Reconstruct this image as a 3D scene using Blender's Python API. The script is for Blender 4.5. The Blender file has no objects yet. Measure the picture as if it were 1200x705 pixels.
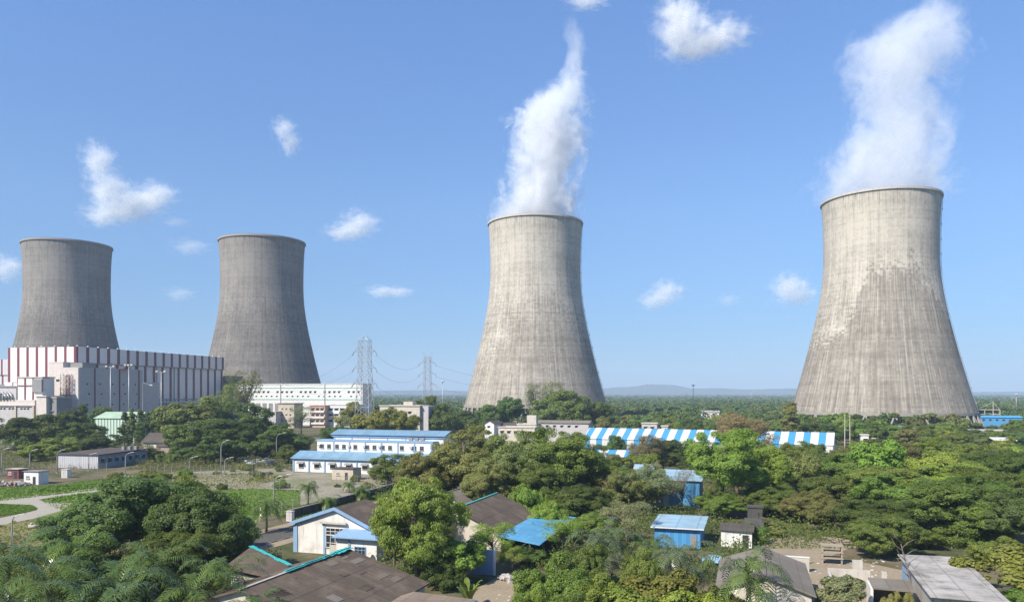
import bpy, math, random
import numpy as np
from mathutils import Vector, Matrix
R = math.radians
PI = math.pi
scene = bpy.context.scene
COL = scene.collection

# ------------------------------------------------------------------ frame of reference
# camera at (0, 0, HC) looking along +Y; photo pixels -> points in space
HC, FPX, CX, HY = 24.0, 900.0, 600.0, 460.0
def at(px, py, d):
    return Vector(((px - CX) * d / FPX, d, HC - (py - HY) * d / FPX))
def onz(px, py, z=0.0):
    d = (HC - z) * FPX / (py - HY)
    return Vector(((px - CX) * d / FPX, d, z))
SUN = Vector((-0.735, -0.678, 0.0)).normalized()
SUN_EL = R(44)
SUN = Vector((SUN.x * math.cos(SUN_EL), SUN.y * math.cos(SUN_EL), math.sin(SUN_EL)))

# ------------------------------------------------------------------ node helpers
def new_mat(name):
    m = bpy.data.materials.new(name); m.use_nodes = True
    nt = m.node_tree
    b = nt.nodes.get('Principled BSDF')
    return m, nt, b
class N:
    """tiny node-graph helper"""
    def __init__(self, nt): self.nt = nt
    def node(self, t, **kw):
        n = self.nt.nodes.new(t)
        for k, v in kw.items(): setattr(n, k, v)
        return n
    def link(self, a, b): self.nt.links.new(a, b)
    def put(self, sock, v):
        if hasattr(v, 'links'): self.link(v, sock)
        elif v is not None: sock.default_value = v
    def math(self, op, a, b=None, c=None, clamp=False):
        n = self.node('ShaderNodeMath', operation=op, use_clamp=clamp)
        self.put(n.inputs[0], a)
        if b is not None: self.put(n.inputs[1], b)
        if c is not None: self.put(n.inputs[2], c)
        return n.outputs[0]
    def vec(self, x, y, z):
        n = self.node('ShaderNodeCombineXYZ')
        for i, v in enumerate((x, y, z)): self.put(n.inputs[i], v)
        return n.outputs[0]
    def obj(self):
        n = self.node('ShaderNodeTexCoord'); return n.outputs['Object']
    def sep(self, v):
        n = self.node('ShaderNodeSeparateXYZ'); self.link(v, n.inputs[0]); return n.outputs
    def noise(self, v, scale=1.0, detail=4.0, rough=0.55, out='Fac', dist=0.0):
        n = self.node('ShaderNodeTexNoise'); self.put(n.inputs['Vector'], v)
        n.inputs['Scale'].default_value = scale; n.inputs['Detail'].default_value = detail
        n.inputs['Roughness'].default_value = rough; n.inputs['Distortion'].default_value = dist
        return n.outputs[out]
    def white(self, v):
        n = self.node('ShaderNodeTexWhiteNoise', noise_dimensions='3D'); self.put(n.inputs['Vector'], v)
        return n.outputs['Value']
    def smooth(self, v, a, b, lo=0.0, hi=1.0):
        n = self.node('ShaderNodeMapRange', interpolation_type='SMOOTHSTEP')
        self.put(n.inputs[0], v)
        for i, q in enumerate((a, b, lo, hi)): self.put(n.inputs[i + 1], q)
        return n.outputs[0]
    def lin(self, v, a, b, lo=0.0, hi=1.0):
        n = self.node('ShaderNodeMapRange'); self.put(n.inputs[0], v)
        for i, q in enumerate((a, b, lo, hi)): self.put(n.inputs[i + 1], q)
        return n.outputs[0]
    def mix(self, f, a, b, mode='MIX'):
        n = self.node('ShaderNodeMix', data_type='RGBA', blend_type=mode)
        self.put(n.inputs[0], f)
        for s, v in ((n.inputs[6], a), (n.inputs[7], b)):
            if isinstance(v, (tuple, list)): v = (*v[:3], 1.0)
            self.put(s, v)
        return n.outputs[2]
    def ramp(self, v, stops):
        n = self.node('ShaderNodeValToRGB'); self.put(n.inputs[0], v)
        e = n.color_ramp.elements
        while len(e) < len(stops): e.new(0.5)
        for k, (p, c) in zip(e, stops): k.position = p; k.color = (*c, 1.0)
        return n.outputs[0]
    def curve(self, v, pts):
        """piecewise-linear float curve of v in 0..1"""
        n = self.node('ShaderNodeFloatCurve'); self.put(n.inputs['Value'], v)
        c = n.mapping.curves[0]
        while len(c.points) < len(pts): c.points.new(0.5, 0.5)
        for k, (x, y) in zip(c.points, pts): k.location = (x, y); k.handle_type = 'AUTO'
        n.mapping.update()
        return n.outputs[0]
    def bump(self, h, strength=0.3, dist=0.05):
        n = self.node('ShaderNodeBump'); n.inputs['Strength'].default_value = strength
        n.inputs['Distance'].default_value = dist; self.link(h, n.inputs['Height'])
        return n.outputs[0]

# ------------------------------------------------------------------ object helpers
def tag(o, label=None, cat=None, group=None, kind=None):
    if label: o['label'] = label
    if cat: o['category'] = cat
    if group: o['group'] = group
    if kind: o['kind'] = kind
    return o
def thing(name, label, cat, loc=(0, 0, 0), rz=0.0, group=None):
    o = bpy.data.objects.new(name, None); COL.objects.link(o)
    o.empty_display_size = 0.5
    o.location = loc; o.rotation_euler = (0, 0, rz)
    return tag(o, label, cat, group)
def link_mesh(name, me, parent=None):
    o = bpy.data.objects.new(name, me); COL.objects.link(o)
    if parent is not None: o.parent = parent
    return o
def children(o, cache={}):
    return [c for c in bpy.data.objects if c.parent is o]
def dup(root, kids, loc, rz=0.0, scale=1.0, label=None, group=None):
    r = root.copy(); COL.objects.link(r)
    r.location = loc; r.rotation_euler = (0, 0, rz)
    r.scale = (scale,) * 3 if not isinstance(scale, (tuple, list)) else scale
    if label: r['label'] = label
    if group: r['group'] = group
    out = []
    for ch, subs in kids:
        c = ch.copy(); COL.objects.link(c); c.parent = r; out.append(c)
        for g in subs:
            d = g.copy(); COL.objects.link(d); d.parent = c
    return r, out

class MB:
    """collects polygons, then becomes one mesh object"""
    def __init__(self): self.v, self.f, self.mi = [], [], []
    def poly(self, pts, m=0):
        b = len(self.v); self.v += [tuple(p) for p in pts]
        self.f.append(tuple(range(b, b + len(pts)))); self.mi.append(m)
    def add(self, vs, fs, m=0):
        b = len(self.v); self.v += [tuple(p) for p in vs]
        for f in fs: self.f.append(tuple(b + i for i in f)); self.mi.append(m)
    def box(self, x0, x1, y0, y1, z0, z1, m=0):
        vs = [(x, y, z) for z in (z0, z1) for y in (y0, y1) for x in (x0, x1)]
        self.add(vs, [(0, 2, 3, 1), (4, 5, 7, 6), (0, 1, 5, 4), (2, 6, 7, 3), (0, 4, 6, 2), (1, 3, 7, 5)], m)
        return self
    def slab(self, top, t, m=0, down=(0, 0, -1)):
        """plate of thickness t hanging below the polygon top (counter-clockwise from above)"""
        n = len(top); dn = Vector(down) * t
        vs = [Vector(p) for p in top] + [Vector(p) + dn for p in top]
        fs = [tuple(range(n)), tuple(range(2 * n - 1, n - 1, -1))]
        fs += [(i, n + i, n + (i + 1) % n, (i + 1) % n) for i in range(n)]
        self.add(vs, fs, m); return self
    def extrude(self, base, h, m=0):
        n = len(base)
        vs = [Vector(p) for p in base] + [Vector(p) + Vector((0, 0, h)) for p in base]
        fs = [tuple(range(n - 1, -1, -1)), tuple(range(n, 2 * n))]
        fs += [(i, (i + 1) % n, n + (i + 1) % n, n + i) for i in range(n)]
        self.add(vs, fs, m); return self
    def bar(self, p, q, r, m=0, n=6, r2=None):
        p, q = Vector(p), Vector(q); d = q - p
        if d.length < 1e-6: return self
        d.normalize(); u = d.orthogonal().normalized(); w = d.cross(u)
        r2 = r if r2 is None else r2
        a = [p + (u * math.cos(2 * PI * i / n) + w * math.sin(2 * PI * i / n)) * r for i in range(n)]
        b = [q + (u * math.cos(2 * PI * i / n) + w * math.sin(2 * PI * i / n)) * r2 for i in range(n)]
        fs = [(i, (i + 1) % n, n + (i + 1) % n, n + i) for i in range(n)]
        fs += [tuple(range(n - 1, -1, -1)), tuple(range(n, 2 * n))]
        self.add(a + b, fs, m); return self
    def tube(self, pts, rad, m=0, n=6):
        """one continuous tapered tube through pts"""
        rings = []
        pts = [Vector(p) for p in pts]
        for i, p in enumerate(pts):
            d = (pts[min(i + 1, len(pts) - 1)] - pts[max(i - 1, 0)]).normalized()
            u = Vector((1, 0, 0)) if abs(d.x) < 0.8 else Vector((0, 1, 0))
            u = (u - d * u.dot(d)).normalized(); w = d.cross(u)
            r = rad[i] if isinstance(rad, (list, tuple)) else rad
            rings.append([p + (u * math.cos(2 * PI * k / n) + w * math.sin(2 * PI * k / n)) * r for k in range(n)])
        vs = [v for g in rings for v in g]
        fs = []
        for i in range(len(rings) - 1):
            for k in range(n):
                fs.append((i * n + k, i * n + (k + 1) % n, (i + 1) * n + (k + 1) % n, (i + 1) * n + k))
        fs.append(tuple(range(n - 1, -1, -1))); fs.append(tuple(range((len(rings) - 1) * n, len(rings) * n)))
        self.add(vs, fs, m); return self
    def lathe(self, prof, n=24, m=0, cap=True):
        vs = [(r * math.cos(2 * PI * k / n), r * math.sin(2 * PI * k / n), z) for r, z in prof for k in range(n)]
        fs = []
        for i in range(len(prof) - 1):
            for k in range(n):
                fs.append((i * n + k, i * n + (k + 1) % n, (i + 1) * n + (k + 1) % n, (i + 1) * n + k))
        if cap:
            fs.append(tuple(range(n - 1, -1, -1))); fs.append(tuple(range((len(prof) - 1) * n, len(prof) * n)))
        self.add(vs, fs, m); return self
    def mesh(self, name, mats, smooth=False):
        me = bpy.data.meshes.new(name)
        me.from_pydata(self.v, [], self.f)
        for m in (mats if isinstance(mats, (list, tuple)) else [mats]): me.materials.append(m)
        if any(self.mi): me.polygons.foreach_set('material_index', self.mi)
        if smooth: me.polygons.foreach_set('use_smooth', [True] * len(self.f))
        me.update()
        return me
    def build(self, name, mats, parent=None, smooth=False):
        return link_mesh(name, self.mesh(name, mats, smooth), parent)

def np_mesh(name, V, Q, mat, smooth=False):
    """mesh from numpy arrays of vertices (n,3) and quads (m,4)"""
    me = bpy.data.meshes.new(name)
    me.vertices.add(len(V)); me.vertices.foreach_set('co', V.astype(np.float32).ravel())
    me.loops.add(len(Q) * 4); me.loops.foreach_set('vertex_index', Q.astype(np.int32).ravel())
    me.polygons.add(len(Q))
    me.polygons.foreach_set('loop_start', np.arange(0, len(Q) * 4, 4, dtype=np.int32))
    me.polygons.foreach_set('loop_total', np.full(len(Q), 4, dtype=np.int32))
    me.materials.append(mat)
    me.update(calc_edges=True)
    return me

# ------------------------------------------------------------------ plain materials
def paint(name, col, rough=0.6, dirt=0.25, scale=0.6, streak=True, dirtcol=(0.16, 0.13, 0.10), metal=0.0):
    """weathered painted surface: soft blotches and rain streaks of dirt"""
    m, nt, b = new_mat(name); g = N(nt)
    o = g.obj(); x, y, z = g.sep(o)
    f = g.noise(o, scale, 5, 0.65)
    f = g.smooth(f, 0.42, 0.75)
    if streak:
        s = g.noise(g.vec(g.math('MULTIPLY', g.math('ADD', x, y), 2.2), 0.0, g.math('MULTIPLY', z, 0.18)), 1.0, 4, 0.6)
        s = g.smooth(s, 0.5, 0.75)
        f = g.math('MAXIMUM', g.math('MULTIPLY', f, 0.8), s)
    f = g.math('MULTIPLY', f, dirt)
    c = g.mix(f, col, dirtcol)
    fine = g.noise(o, 9.0, 3, 0.6)
    c = g.mix(g.lin(fine, 0.3, 0.7, 0.0, 0.16), c, (0.08, 0.075, 0.07))
    g.link(c, b.inputs['Base Color'])
    b.inputs['Roughness'].default_value = rough; b.inputs['Metallic'].default_value = metal
    return m
# ------------------------------------------------------------------ world, sun, camera
w = bpy.data.worlds.new('World'); scene.world = w; w.use_nodes = True
wn = w.node_tree; bg = wn.nodes['Background']
sky = wn.nodes.new('ShaderNodeTexSky'); sky.sky_type = 'NISHITA'; sky.sun_disc = False
sky.sun_elevation = SUN_EL
sky.sun_rotation = math.atan2(SUN.x, SUN.y)
sky.air_density = 1.0; sky.dust_density = 0.0; sky.ozone_density = 4.0; sky.altitude = 0
gw_ = N(wn); vz = gw_.sep(wn.nodes.new('ShaderNodeTexCoord').outputs['Generated'])[2]
grade = gw_.ramp(gw_.lin(vz, 0.0, 0.5, 0.0, 1.0), [(0.0, (0.27, 0.34, 0.46)), (0.16, (0.37, 0.46, 0.58)), (0.45, (0.63, 0.70, 0.80)), (0.95, (0.76, 0.92, 1.10))])
skyc = gw_.mix(1.0, gw_.mix(1.0, sky.outputs[0], grade, 'MULTIPLY'), (0.955, 1.075, 1.135), 'MULTIPLY')
hs_ = wn.nodes.new('ShaderNodeHueSaturation'); hs_.inputs['Saturation'].default_value = 0.95; hs_.inputs['Value'].default_value = 1.15
wn.links.new(skyc, hs_.inputs['Color'])
wn.links.new(hs_.outputs[0], bg.inputs[0]); bg.inputs[1].default_value = 0.088
sl = bpy.data.lights.new('sun', 'SUN'); sl.energy = 4.6; sl.angle = R(0.53); sl.color = (1.0, 0.935, 0.82)
so = bpy.data.objects.new('sun', sl); COL.objects.link(so)
so.rotation_euler = SUN.to_track_quat('Z', 'Y').to_euler()
cam = bpy.data.cameras.new('camera'); co = bpy.data.objects.new('camera', cam); COL.objects.link(co)
co.location = (0, 0, HC); co.rotation_euler = (R(90), 0, 0)
cam.sensor_width = 36; cam.lens = 36 * FPX / 1200; cam.shift_y = (HY - 352.5) / 1200
cam.clip_start = 0.5; cam.clip_end = 60000
scene.camera = co
vs_ = scene.view_settings
scene.display_settings.display_device = 'sRGB'
vs_.view_transform = 'Standard'; vs_.look = 'None'; vs_.gamma = 1; vs_.use_curve_mapping = False
vs_.exposure = 0.75
cy = scene.cycles
cy.max_bounces = 8; cy.diffuse_bounces = 4; cy.glossy_bounces = 2; cy.transmission_bounces = 3
cy.volume_bounces = 4; cy.transparent_max_bounces = 6
cy.volume_step_rate = 1.0; cy.volume_max_steps = 256
cy.use_denoising = True; cy.denoiser = 'OPENIMAGEDENOISE'; cy.denoising_input_passes = 'RGB_ALBEDO_NORMAL'; cy.denoising_prefilter = 'NONE'
cy.caustics_reflective = False; cy.caustics_refractive = False

# ------------------------------------------------------------------ cooling towers
PROF = [(150, 36.2), (146, 35.8), (138, 35.2), (128, 34.9), (117, 34.7), (106, 34.9), (96, 35.7), (86, 37.2), (76, 39.1), (64, 41.7), (52, 44.6), (40, 47.7), (28.5, 50.8), (19, 53.4), (11, 55.6)]
def prof_r(z):
    for (z1, r1), (z0, r0) in zip(PROF, PROF[1:]):
        if z >= z0: return r0 + (r1 - r0) * (z - z0) / (z1 - z0)
    return PROF[-1][1]
def concrete_shell(name, light, dark, stain, stain_edge, streak, stain_on=1.0, UPPER=0.72):
    m, nt, b = new_mat(name); g = N(nt)
    o = g.obj(); x, y, z = g.sep(o)
    th = g.math('ARCTAN2', y, x)
    u = g.math('MULTIPLY', th, 40.0)
    # long rain streaks that follow the meridians, two widths
    s1 = g.noise(g.vec(g.math('MULTIPLY', u, 0.55), 3.1, g.math('MULTIPLY', z, 0.022)), 1.0, 5, 0.62)
    s2 = g.noise(g.vec(g.math('MULTIPLY', u, 1.6), 9.7, g.math('MULTIPLY', z, 0.05)), 1.0, 4, 0.6)
    bl = g.noise(o, 0.06, 5, 0.6)
    # casting lifts and panels
    pu = g.math('FLOOR', g.math('MULTIPLY', u, 0.55)); pz = g.math('FLOOR', g.math('MULTIPLY', z, 0.80))
    pan = g.white(g.vec(pu, 1.3, pz)); lift = g.white(g.vec(7.7, 2.0, pz))
    fz = g.math('FRACT', g.math('MULTIPLY', z, 0.80)); joint = g.smooth(fz, 0.0, 0.16, 1.0, 0.0)
    fu = g.math('FRACT', g.math('MULTIPLY', u, 0.21)); vj = g.smooth(fu, 0.0, 0.10, 1.0, 0.0)
    t = g.lin(s1, 0.25, 0.75, 0, 1)
    t = g.math('ADD', g.math('MULTIPLY', t, 0.5 * streak), g.math('MULTIPLY', g.lin(s2, 0.25, 0.75, 0, 1), 0.32 * streak))
    t = g.math('ADD', t, g.math('MULTIPLY', g.lin(bl, 0.3, 0.7, 0, 1), 0.34))
    t = g.math('ADD', t, g.math('MULTIPLY', g.math('SUBTRACT', pan, 0.5), 0.22))
    t = g.math('ADD', t, g.math('MULTIPLY', g.math('SUBTRACT', lift, 0.5), 0.16))
    t = g.math('ADD', t, g.math('MULTIPLY', joint, 0.10)); t = g.math('ADD', t, g.math('MULTIPLY', vj, 0.12))
    # the upper shell stays paler and more even than the flared foot
    t = g.math('MULTIPLY', t, g.smooth(z, 78, 118, 1.0, UPPER))
    # dark crown stains just below the rim
    top = g.smooth(z, 132, 150, 0, 1)
    ts = g.smooth(g.noise(g.vec(g.math('MULTIPLY', u, 1.1), 0.3, g.math('MULTIPLY', z, 0.04)), 1.0, 4, 0.6), 0.5, 0.66)
    t = g.math('ADD', t, g.math('MULTIPLY', g.math('MULTIPLY', top, ts), 0.45))
    t = g.math('MULTIPLY', g.math('SUBTRACT', t, 0.30), 1.75, clamp=True)
    c = g.mix(t, light, dark)
    # the damp zone of the lower shell: its upper border runs along the casting panels
    big = g.noise(g.vec(g.math('MULTIPLY', pu, 0.16), 5.5, g.math('MULTIPLY', pz, 0.05)), 1.0, 4, 0.65)
    jag = g.math('ADD', g.math('MULTIPLY', g.math('SUBTRACT', big, 0.5), 46.0), g.math('MULTIPLY', g.math('SUBTRACT', pan, 0.5), 9.0))
    edge = g.math('ADD', g.curve(g.lin(th, -1.6, 1.6, 0, 1), stain_edge[0]), 0.0)
    edge = g.lin(edge, 0, 1, stain_edge[1], stain_edge[2])
    sm = g.smooth(g.math('SUBTRACT', g.math('ADD', edge, jag), z), -2.0, stain_edge[3], 0, 1)
    fade = g.math('MULTIPLY', sm, g.lin(g.noise(g.vec(g.math('MULTIPLY', u, 0.9), 4.0, g.math('MULTIPLY', z, 0.035)), 1.0, 4, 0.6), 0.3, 0.68, 1.0, 0.25))
    c = g.mix(g.math('MULTIPLY', fade, stain_on), c, g.mix(t, stain, tuple(q * 0.72 for q in stain)))
    # pale lime runs
    lr_ = g.noise(g.vec(g.math('MULTIPLY', u, 1.15), 21.0, g.math('MULTIPLY', z, 0.016)), 1.0, 4, 0.6)
    lr2 = g.noise(g.vec(g.math('MULTIPLY', u, 0.5), 2.0, g.math('MULTIPLY', z, 0.12)), 1.0, 5, 0.7)
    c = g.mix(g.math('MULTIPLY', g.smooth(lr_, 0.56, 0.70, 0, 0.8), g.smooth(lr2, 0.38, 0.6, 0, 1)), c, tuple(min(q * 1.12, .66) for q in light))
    c = g.mix(g.lin(g.noise(o, 1.4, 4, 0.7), 0.3, 0.75, 0, 0.22), c, (0.11, 0.10, 0.09))
    g.link(c, b.inputs['Base Color']); b.inputs['Roughness'].default_value = 0.9
    b.inputs['Specular IOR Level'].default_value = 0.2
    h = g.math('ADD', g.math('MULTIPLY', joint, -0.5), g.math('MULTIPLY', pan, 0.25))
    g.link(g.bump(h, 0.35, 0.12), b.inputs['Normal'])
    return m
M_NEW = concrete_shell('shell_concrete_pale', (0.55, 0.498, 0.41), (0.245, 0.217, 0.18), (0.205, 0.178, 0.145),
                       ([(0.0, 0.25), (0.35, 0.42), (0.45, 0.95), (0.55, 1.0), (0.72, 0.9), (0.85, 0.6), (1.0, 0.5)], 40, 108, 8), 1.0)
M_NEW2 = concrete_shell('shell_concrete_sooty', (0.55, 0.50, 0.418), (0.245, 0.217, 0.18), (0.225, 0.196, 0.16),
                        ([(0.0, 0.2), (0.3, 0.55), (0.48, 1.0), (0.62, 1.0), (0.8, 0.7), (1.0, 0.6)], 40, 104, 34), 1.05, 0.75)
M_OLD = concrete_shell('shell_concrete_grey', (0.285, 0.26, 0.228), (0.115, 0.105, 0.093), (0.145, 0.132, 0.117),
                       ([(0.0, 0.7), (0.5, 0.9), (1.0, 0.8)], 60, 112, 30), 1.0, 0.8)
M_RIM = paint('rim_concrete', (0.5, 0.47, 0.41), 0.85, 0.5)
M_COLUMN = paint('column_concrete', (0.30, 0.275, 0.235), 0.9, 0.4)
M_STEEL = paint('galvanised_steel', (0.42, 0.43, 0.43), 0.45, 0.3, metal=0.4)
M_INSIDE = paint('inner_concrete', (0.34, 0.32, 0.29), 0.9, 0.5)

def smooth_prof(k, z0=11.0):
    zs = np.linspace(150, z0, 60)
    pz = np.array([p[0] for p in PROF][::-1]); pr = np.array([p[1] for p in PROF][::-1])
    # monotone smoothing of the measured radii
    fine = np.interp(np.linspace(4, 157, 307), pz, pr, left=None)
    fine[:14] = pr[0] + (11 - np.linspace(4, 157, 307)[:14]) * 0.325
    ker = np.hanning(33); ker /= ker.sum()
    sm = np.convolve(np.pad(fine, 16, mode='edge'), ker, mode='valid')
    return [(float(np.interp(z, np.linspace(4, 157, 307), sm)) * k, float(z)) for z in zs]
column_mesh = MB().bar((0, 0, 0), (0, 0, 1), 0.55, n=8).mesh('support_column', M_COLUMN, True)
def cooling_tower(px, Y, k, mat, label, cols=44, zbase=11.0):
    X = (px - CX) * Y / FPX
    face = math.atan2(-Y, -X)                       # local +x looks at the camera
    t = thing('cooling_tower', label, 'cooling tower', (X, Y, 0), face, 'cooling towers of the power station')
    pr = smooth_prof(k, zbase)
    n = 144; mb = MB()
    mb.lathe(pr[::-1], n, 0, cap=False)
    inner = [(r - 0.9, z) for r, z in pr]
    mb.lathe(inner, n, 1, cap=False)
    mb.build('shell', [mat, M_INSIDE], t, True)
    r0 = pr[0][0]
    rim = MB(); rim.lathe([(r0 - 1.0, 149.6), (r0 + 0.75, 149.6), (r0 + 0.75, 151.0), (r0 + 0.5, 151.0), (r0 + 0.45, 150.4), (r0 - 1.0, 150.4)], n, 0, cap=False)
    rim.build('rim', M_COLUMN if mat is M_OLD else M_RIM, t)
    rb = pr[-1][0]
    bot = MB(); bot.lathe([(rb - 1.3, zbase - 0.2), (rb + 0.35, zbase - 0.2), (rb + 0.3, zbase + 1.6), (rb - 1.3, zbase + 1.6)], n, 0, cap=False)
    bot.build('base_ring', M_COLUMN, t)
    pond = MB(); pond.lathe([(rb + 8.0, 0.0), (rb + 8.0, 1.4), (rb + 7.4, 1.4), (rb + 7.4, 0.3)], 96, 0, cap=False)
    pond.build('basin_wall', M_COLUMN, t)
    for i in range(cols):
        for s in (-1, 1):
            a0 = 2 * PI * (i + 0.5) / cols; a1 = a0 + s * PI / cols * 0.98
            p = Vector(((rb + 4.0) * math.cos(a0), (rb + 4.0) * math.sin(a0), 0.2))
            q = Vector(((rb - 0.3) * math.cos(a1), (rb - 0.3) * math.sin(a1), zbase + 0.3))
            c = link_mesh('support_column', column_mesh, t)
            d = q - p
            c.matrix_local = Matrix.Translation(p) @ d.to_track_quat('Z', 'Y').to_matrix().to_4x4() @ Matrix.Diagonal((1, 1, d.length, 1))
    # caged ladder with rest platforms up the right limb
    la = R(83); lad = MB()
    pts = [((r + 0.5) * math.cos(la), (r + 0.5) * math.sin(la), z) for r, z in pr]
    for dz in (-0.012, 0.012):
        lad.tube([(p[0] * math.cos(dz) - p[1] * math.sin(dz), p[0] * math.sin(dz) + p[1] * math.cos(dz), p[2]) for p in pts[::2]], 0.12, 0, 4)
    for p in pts[::4]:
        q = Vector(p) * 1.0
        lad.box(q.x - 0.6, q.x + 0.6, q.y - 0.2, q.y + 0.45, q.z - 0.1, q.z + 0.7)
    if mat is not M_OLD: lad.build('ladder', M_STEEL, t)
    return t
T1 = cooling_tower(79.3, 663, 0.950, M_OLD, 'dark weathered cooling tower behind the red striped turbine hall')
T2 = cooling_tower(307.5, 648, 0.962, M_OLD, 'dark weathered cooling tower behind the long white office block')
T3 = cooling_tower(627.3, 578, 0.974, M_NEW2, 'pale steaming cooling tower with a narrow twisting plume and trees at its foot', zbase=13.5)
T4 = cooling_tower(1031.2, 508, 1.0, M_NEW, 'pale steaming cooling tower with jagged damp patch, nearest and biggest', zbase=10.3)

# ------------------------------------------------------------------ steam plumes (volumes)
def plume(name, label, Y, rows, k_y, dens, seed, edge=0.5):
    """rows: (py, px_left, px_right, strength) of the plume against the sky; the plume rises from the tower mouth at depth Y"""
    s = Y / FPX
    zs = [HC + (HY - r[0]) * s for r in rows]
    cs = [((r[1] + r[2]) / 2 - CX) * s for r in rows]; rs = [max((r[2] - r[1]) / 2 * s, 2.0) for r in rows]
    st = [r[3] for r in rows]
    z0, z1 = zs[0], zs[-1]; cx0 = cs[0]
    o = thing(name, label, 'steam', (cx0, Y, z0), 0, 'steam plumes rising from the towers')
    H = z1 - z0; CR = 120.0; RR = 80.0
    mb = MB(); n = 24; rings = []
    for z, c, r in zip(zs, cs, rs):
        e = 1.35 * r + 5
        rings.append([(c - cx0 + e * math.cos(2 * PI * i / n), e * k_y * math.sin(2 * PI * i / n), z - z0) for i in range(n)])
    vs = [v for g_ in rings for v in g_]; fs = []
    for i in range(len(rings) - 1):
        for j in range(n): fs.append((i * n + j, i * n + (j + 1) % n, (i + 1) * n + (j + 1) % n, (i + 1) * n + j))
    fs.append(tuple(range(n - 1, -1, -1))); fs.append(tuple(range((len(rings) - 1) * n, len(rings) * n)))
    mb.add(vs, fs)
    m, nt, b = new_mat(name); nt.nodes.remove(b); g = N(nt)
    out = nt.nodes['Material Output']
    co_ = g.obj()
    # turbulent warp
    nz = g.node('ShaderNodeTexNoise'); g.put(nz.inputs['Vector'], co_); nz.inputs['Scale'].default_value = 0.035
    nz.inputs['Detail'].default_value = 3.0
    wv = g.node('ShaderNodeVectorMath', operation='SUBTRACT'); g.link(nz.outputs['Color'], wv.inputs[0]); wv.inputs[1].default_value = (0.5, 0.5, 0.5)
    ws = g.node('ShaderNodeVectorMath', operation='MULTIPLY_ADD'); g.link(wv.outputs[0], ws.inputs[0])
    ws.inputs[1].default_value = (26, 26, 20); g.link(co_, ws.inputs[2])
    x, y, z = g.sep(ws.outputs[0]); z_true = g.sep(co_)[2]
    tz = g.lin(z, 0, H, 0, 1)
    fx = [(zz - z0) / H for zz in zs]
    c = g.lin(g.curve(tz, [(a, (cc - cx0) / CR * 0.5 + 0.5) for a, cc in zip(fx, cs)]), 0, 1, -CR, CR)
    rr = g.math('MULTIPLY', g.curve(tz, [(a, r_ / RR) for a, r_ in zip(fx, rs)]), RR)
    sg = g.curve(tz, [(a, q) for a, q in zip(fx, st)])
    dx = g.math('SUBTRACT', x, c); dy = g.math('DIVIDE', y, k_y)
    rad = g.math('SQRT', g.math('ADD', g.math('MULTIPLY', dx, dx), g.math('MULTIPLY', dy, dy)))
    q = g.math('SUBTRACT', 1.16, g.math('DIVIDE', rad, rr))
    n1 = g.noise(g.vec(g.math('MULTIPLY', x, 1.0), y, g.math('MULTIPLY', z, 0.7)), 0.06, 7, 0.66, dist=0.8)
    q = g.math('ADD', q, g.math('MULTIPLY', g.math('SUBTRACT', n1, 0.52), 2.4))
    n2 = g.noise(g.vec(x, y, g.math('MULTIPLY', z, 0.8)), 0.17, 5, 0.6, dist=0.5)
    q = g.math('ADD', q, g.math('MULTIPLY', g.math('SUBTRACT', n2, 0.5), 1.15))
    dn = g.smooth(q, 0.02, edge, 0, 1)
    dn = g.math('MULTIPLY', g.math('MULTIPLY', dn, sg), dens)
    dn = g.math('MULTIPLY', dn, g.smooth(z_true, H * 0.92, H * 0.99, 1.0, 0.0))
    pv = g.node('ShaderNodeVolumePrincipled'); pv.inputs['Color'].default_value = (0.97, 0.98, 1.0, 1)
    pv.inputs['Anisotropy'].default_value = 0.0
    g.link(dn, pv.inputs['Density']); g.link(pv.outputs[0], out.inputs['Volume'])
    m.cycles.volume_step_rate = 0.28
    ob = mb.build('vapour', m, o, True)
    return o
plume('steam_plume', 'narrow dense white steam plume twisting up to a thin wisp', 578, [
    (256, 581, 676, 1.0), (233, 586, 674, 1.0), (197, 601, 678, 1.0), (162, 604, 685, 1.0), (140, 602, 687, 0.95),
    (126, 614, 689, 0.85), (109, 637, 689, 0.8), (91, 648, 688, 0.7), (73, 655, 687, 0.55), (55, 656, 688, 0.42), (38, 657, 685, 0.3), (22, 660, 682, 0.12), (8, 662, 680, 0.03)], 0.9, 0.10, 1, 0.65)
plume('steam_plume', 'broad ragged steam plume leaning right above the nearest and biggest tower', 508, [
    (238, 972, 1100, 1.0), (222, 970, 1102, 1.0), (200, 968, 1104, 0.95), (170, 986, 1106, 0.85), (136, 1004, 1107, 0.8),
    (119, 1000, 1105, 0.8), (102, 1002, 1105, 0.85), (85, 998, 1108, 0.9), (68, 998, 1123, 0.9), (51, 1006, 1124, 0.85),
    (34, 1030, 1124, 0.8), (17, 1056, 1124, 0.7), (2, 1074, 1118, 0.55), (-16, 1086, 1112, 0.4), (-40, 1092, 1116, 0.3)], 0.9, 0.040, 2, 0.65)

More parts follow.
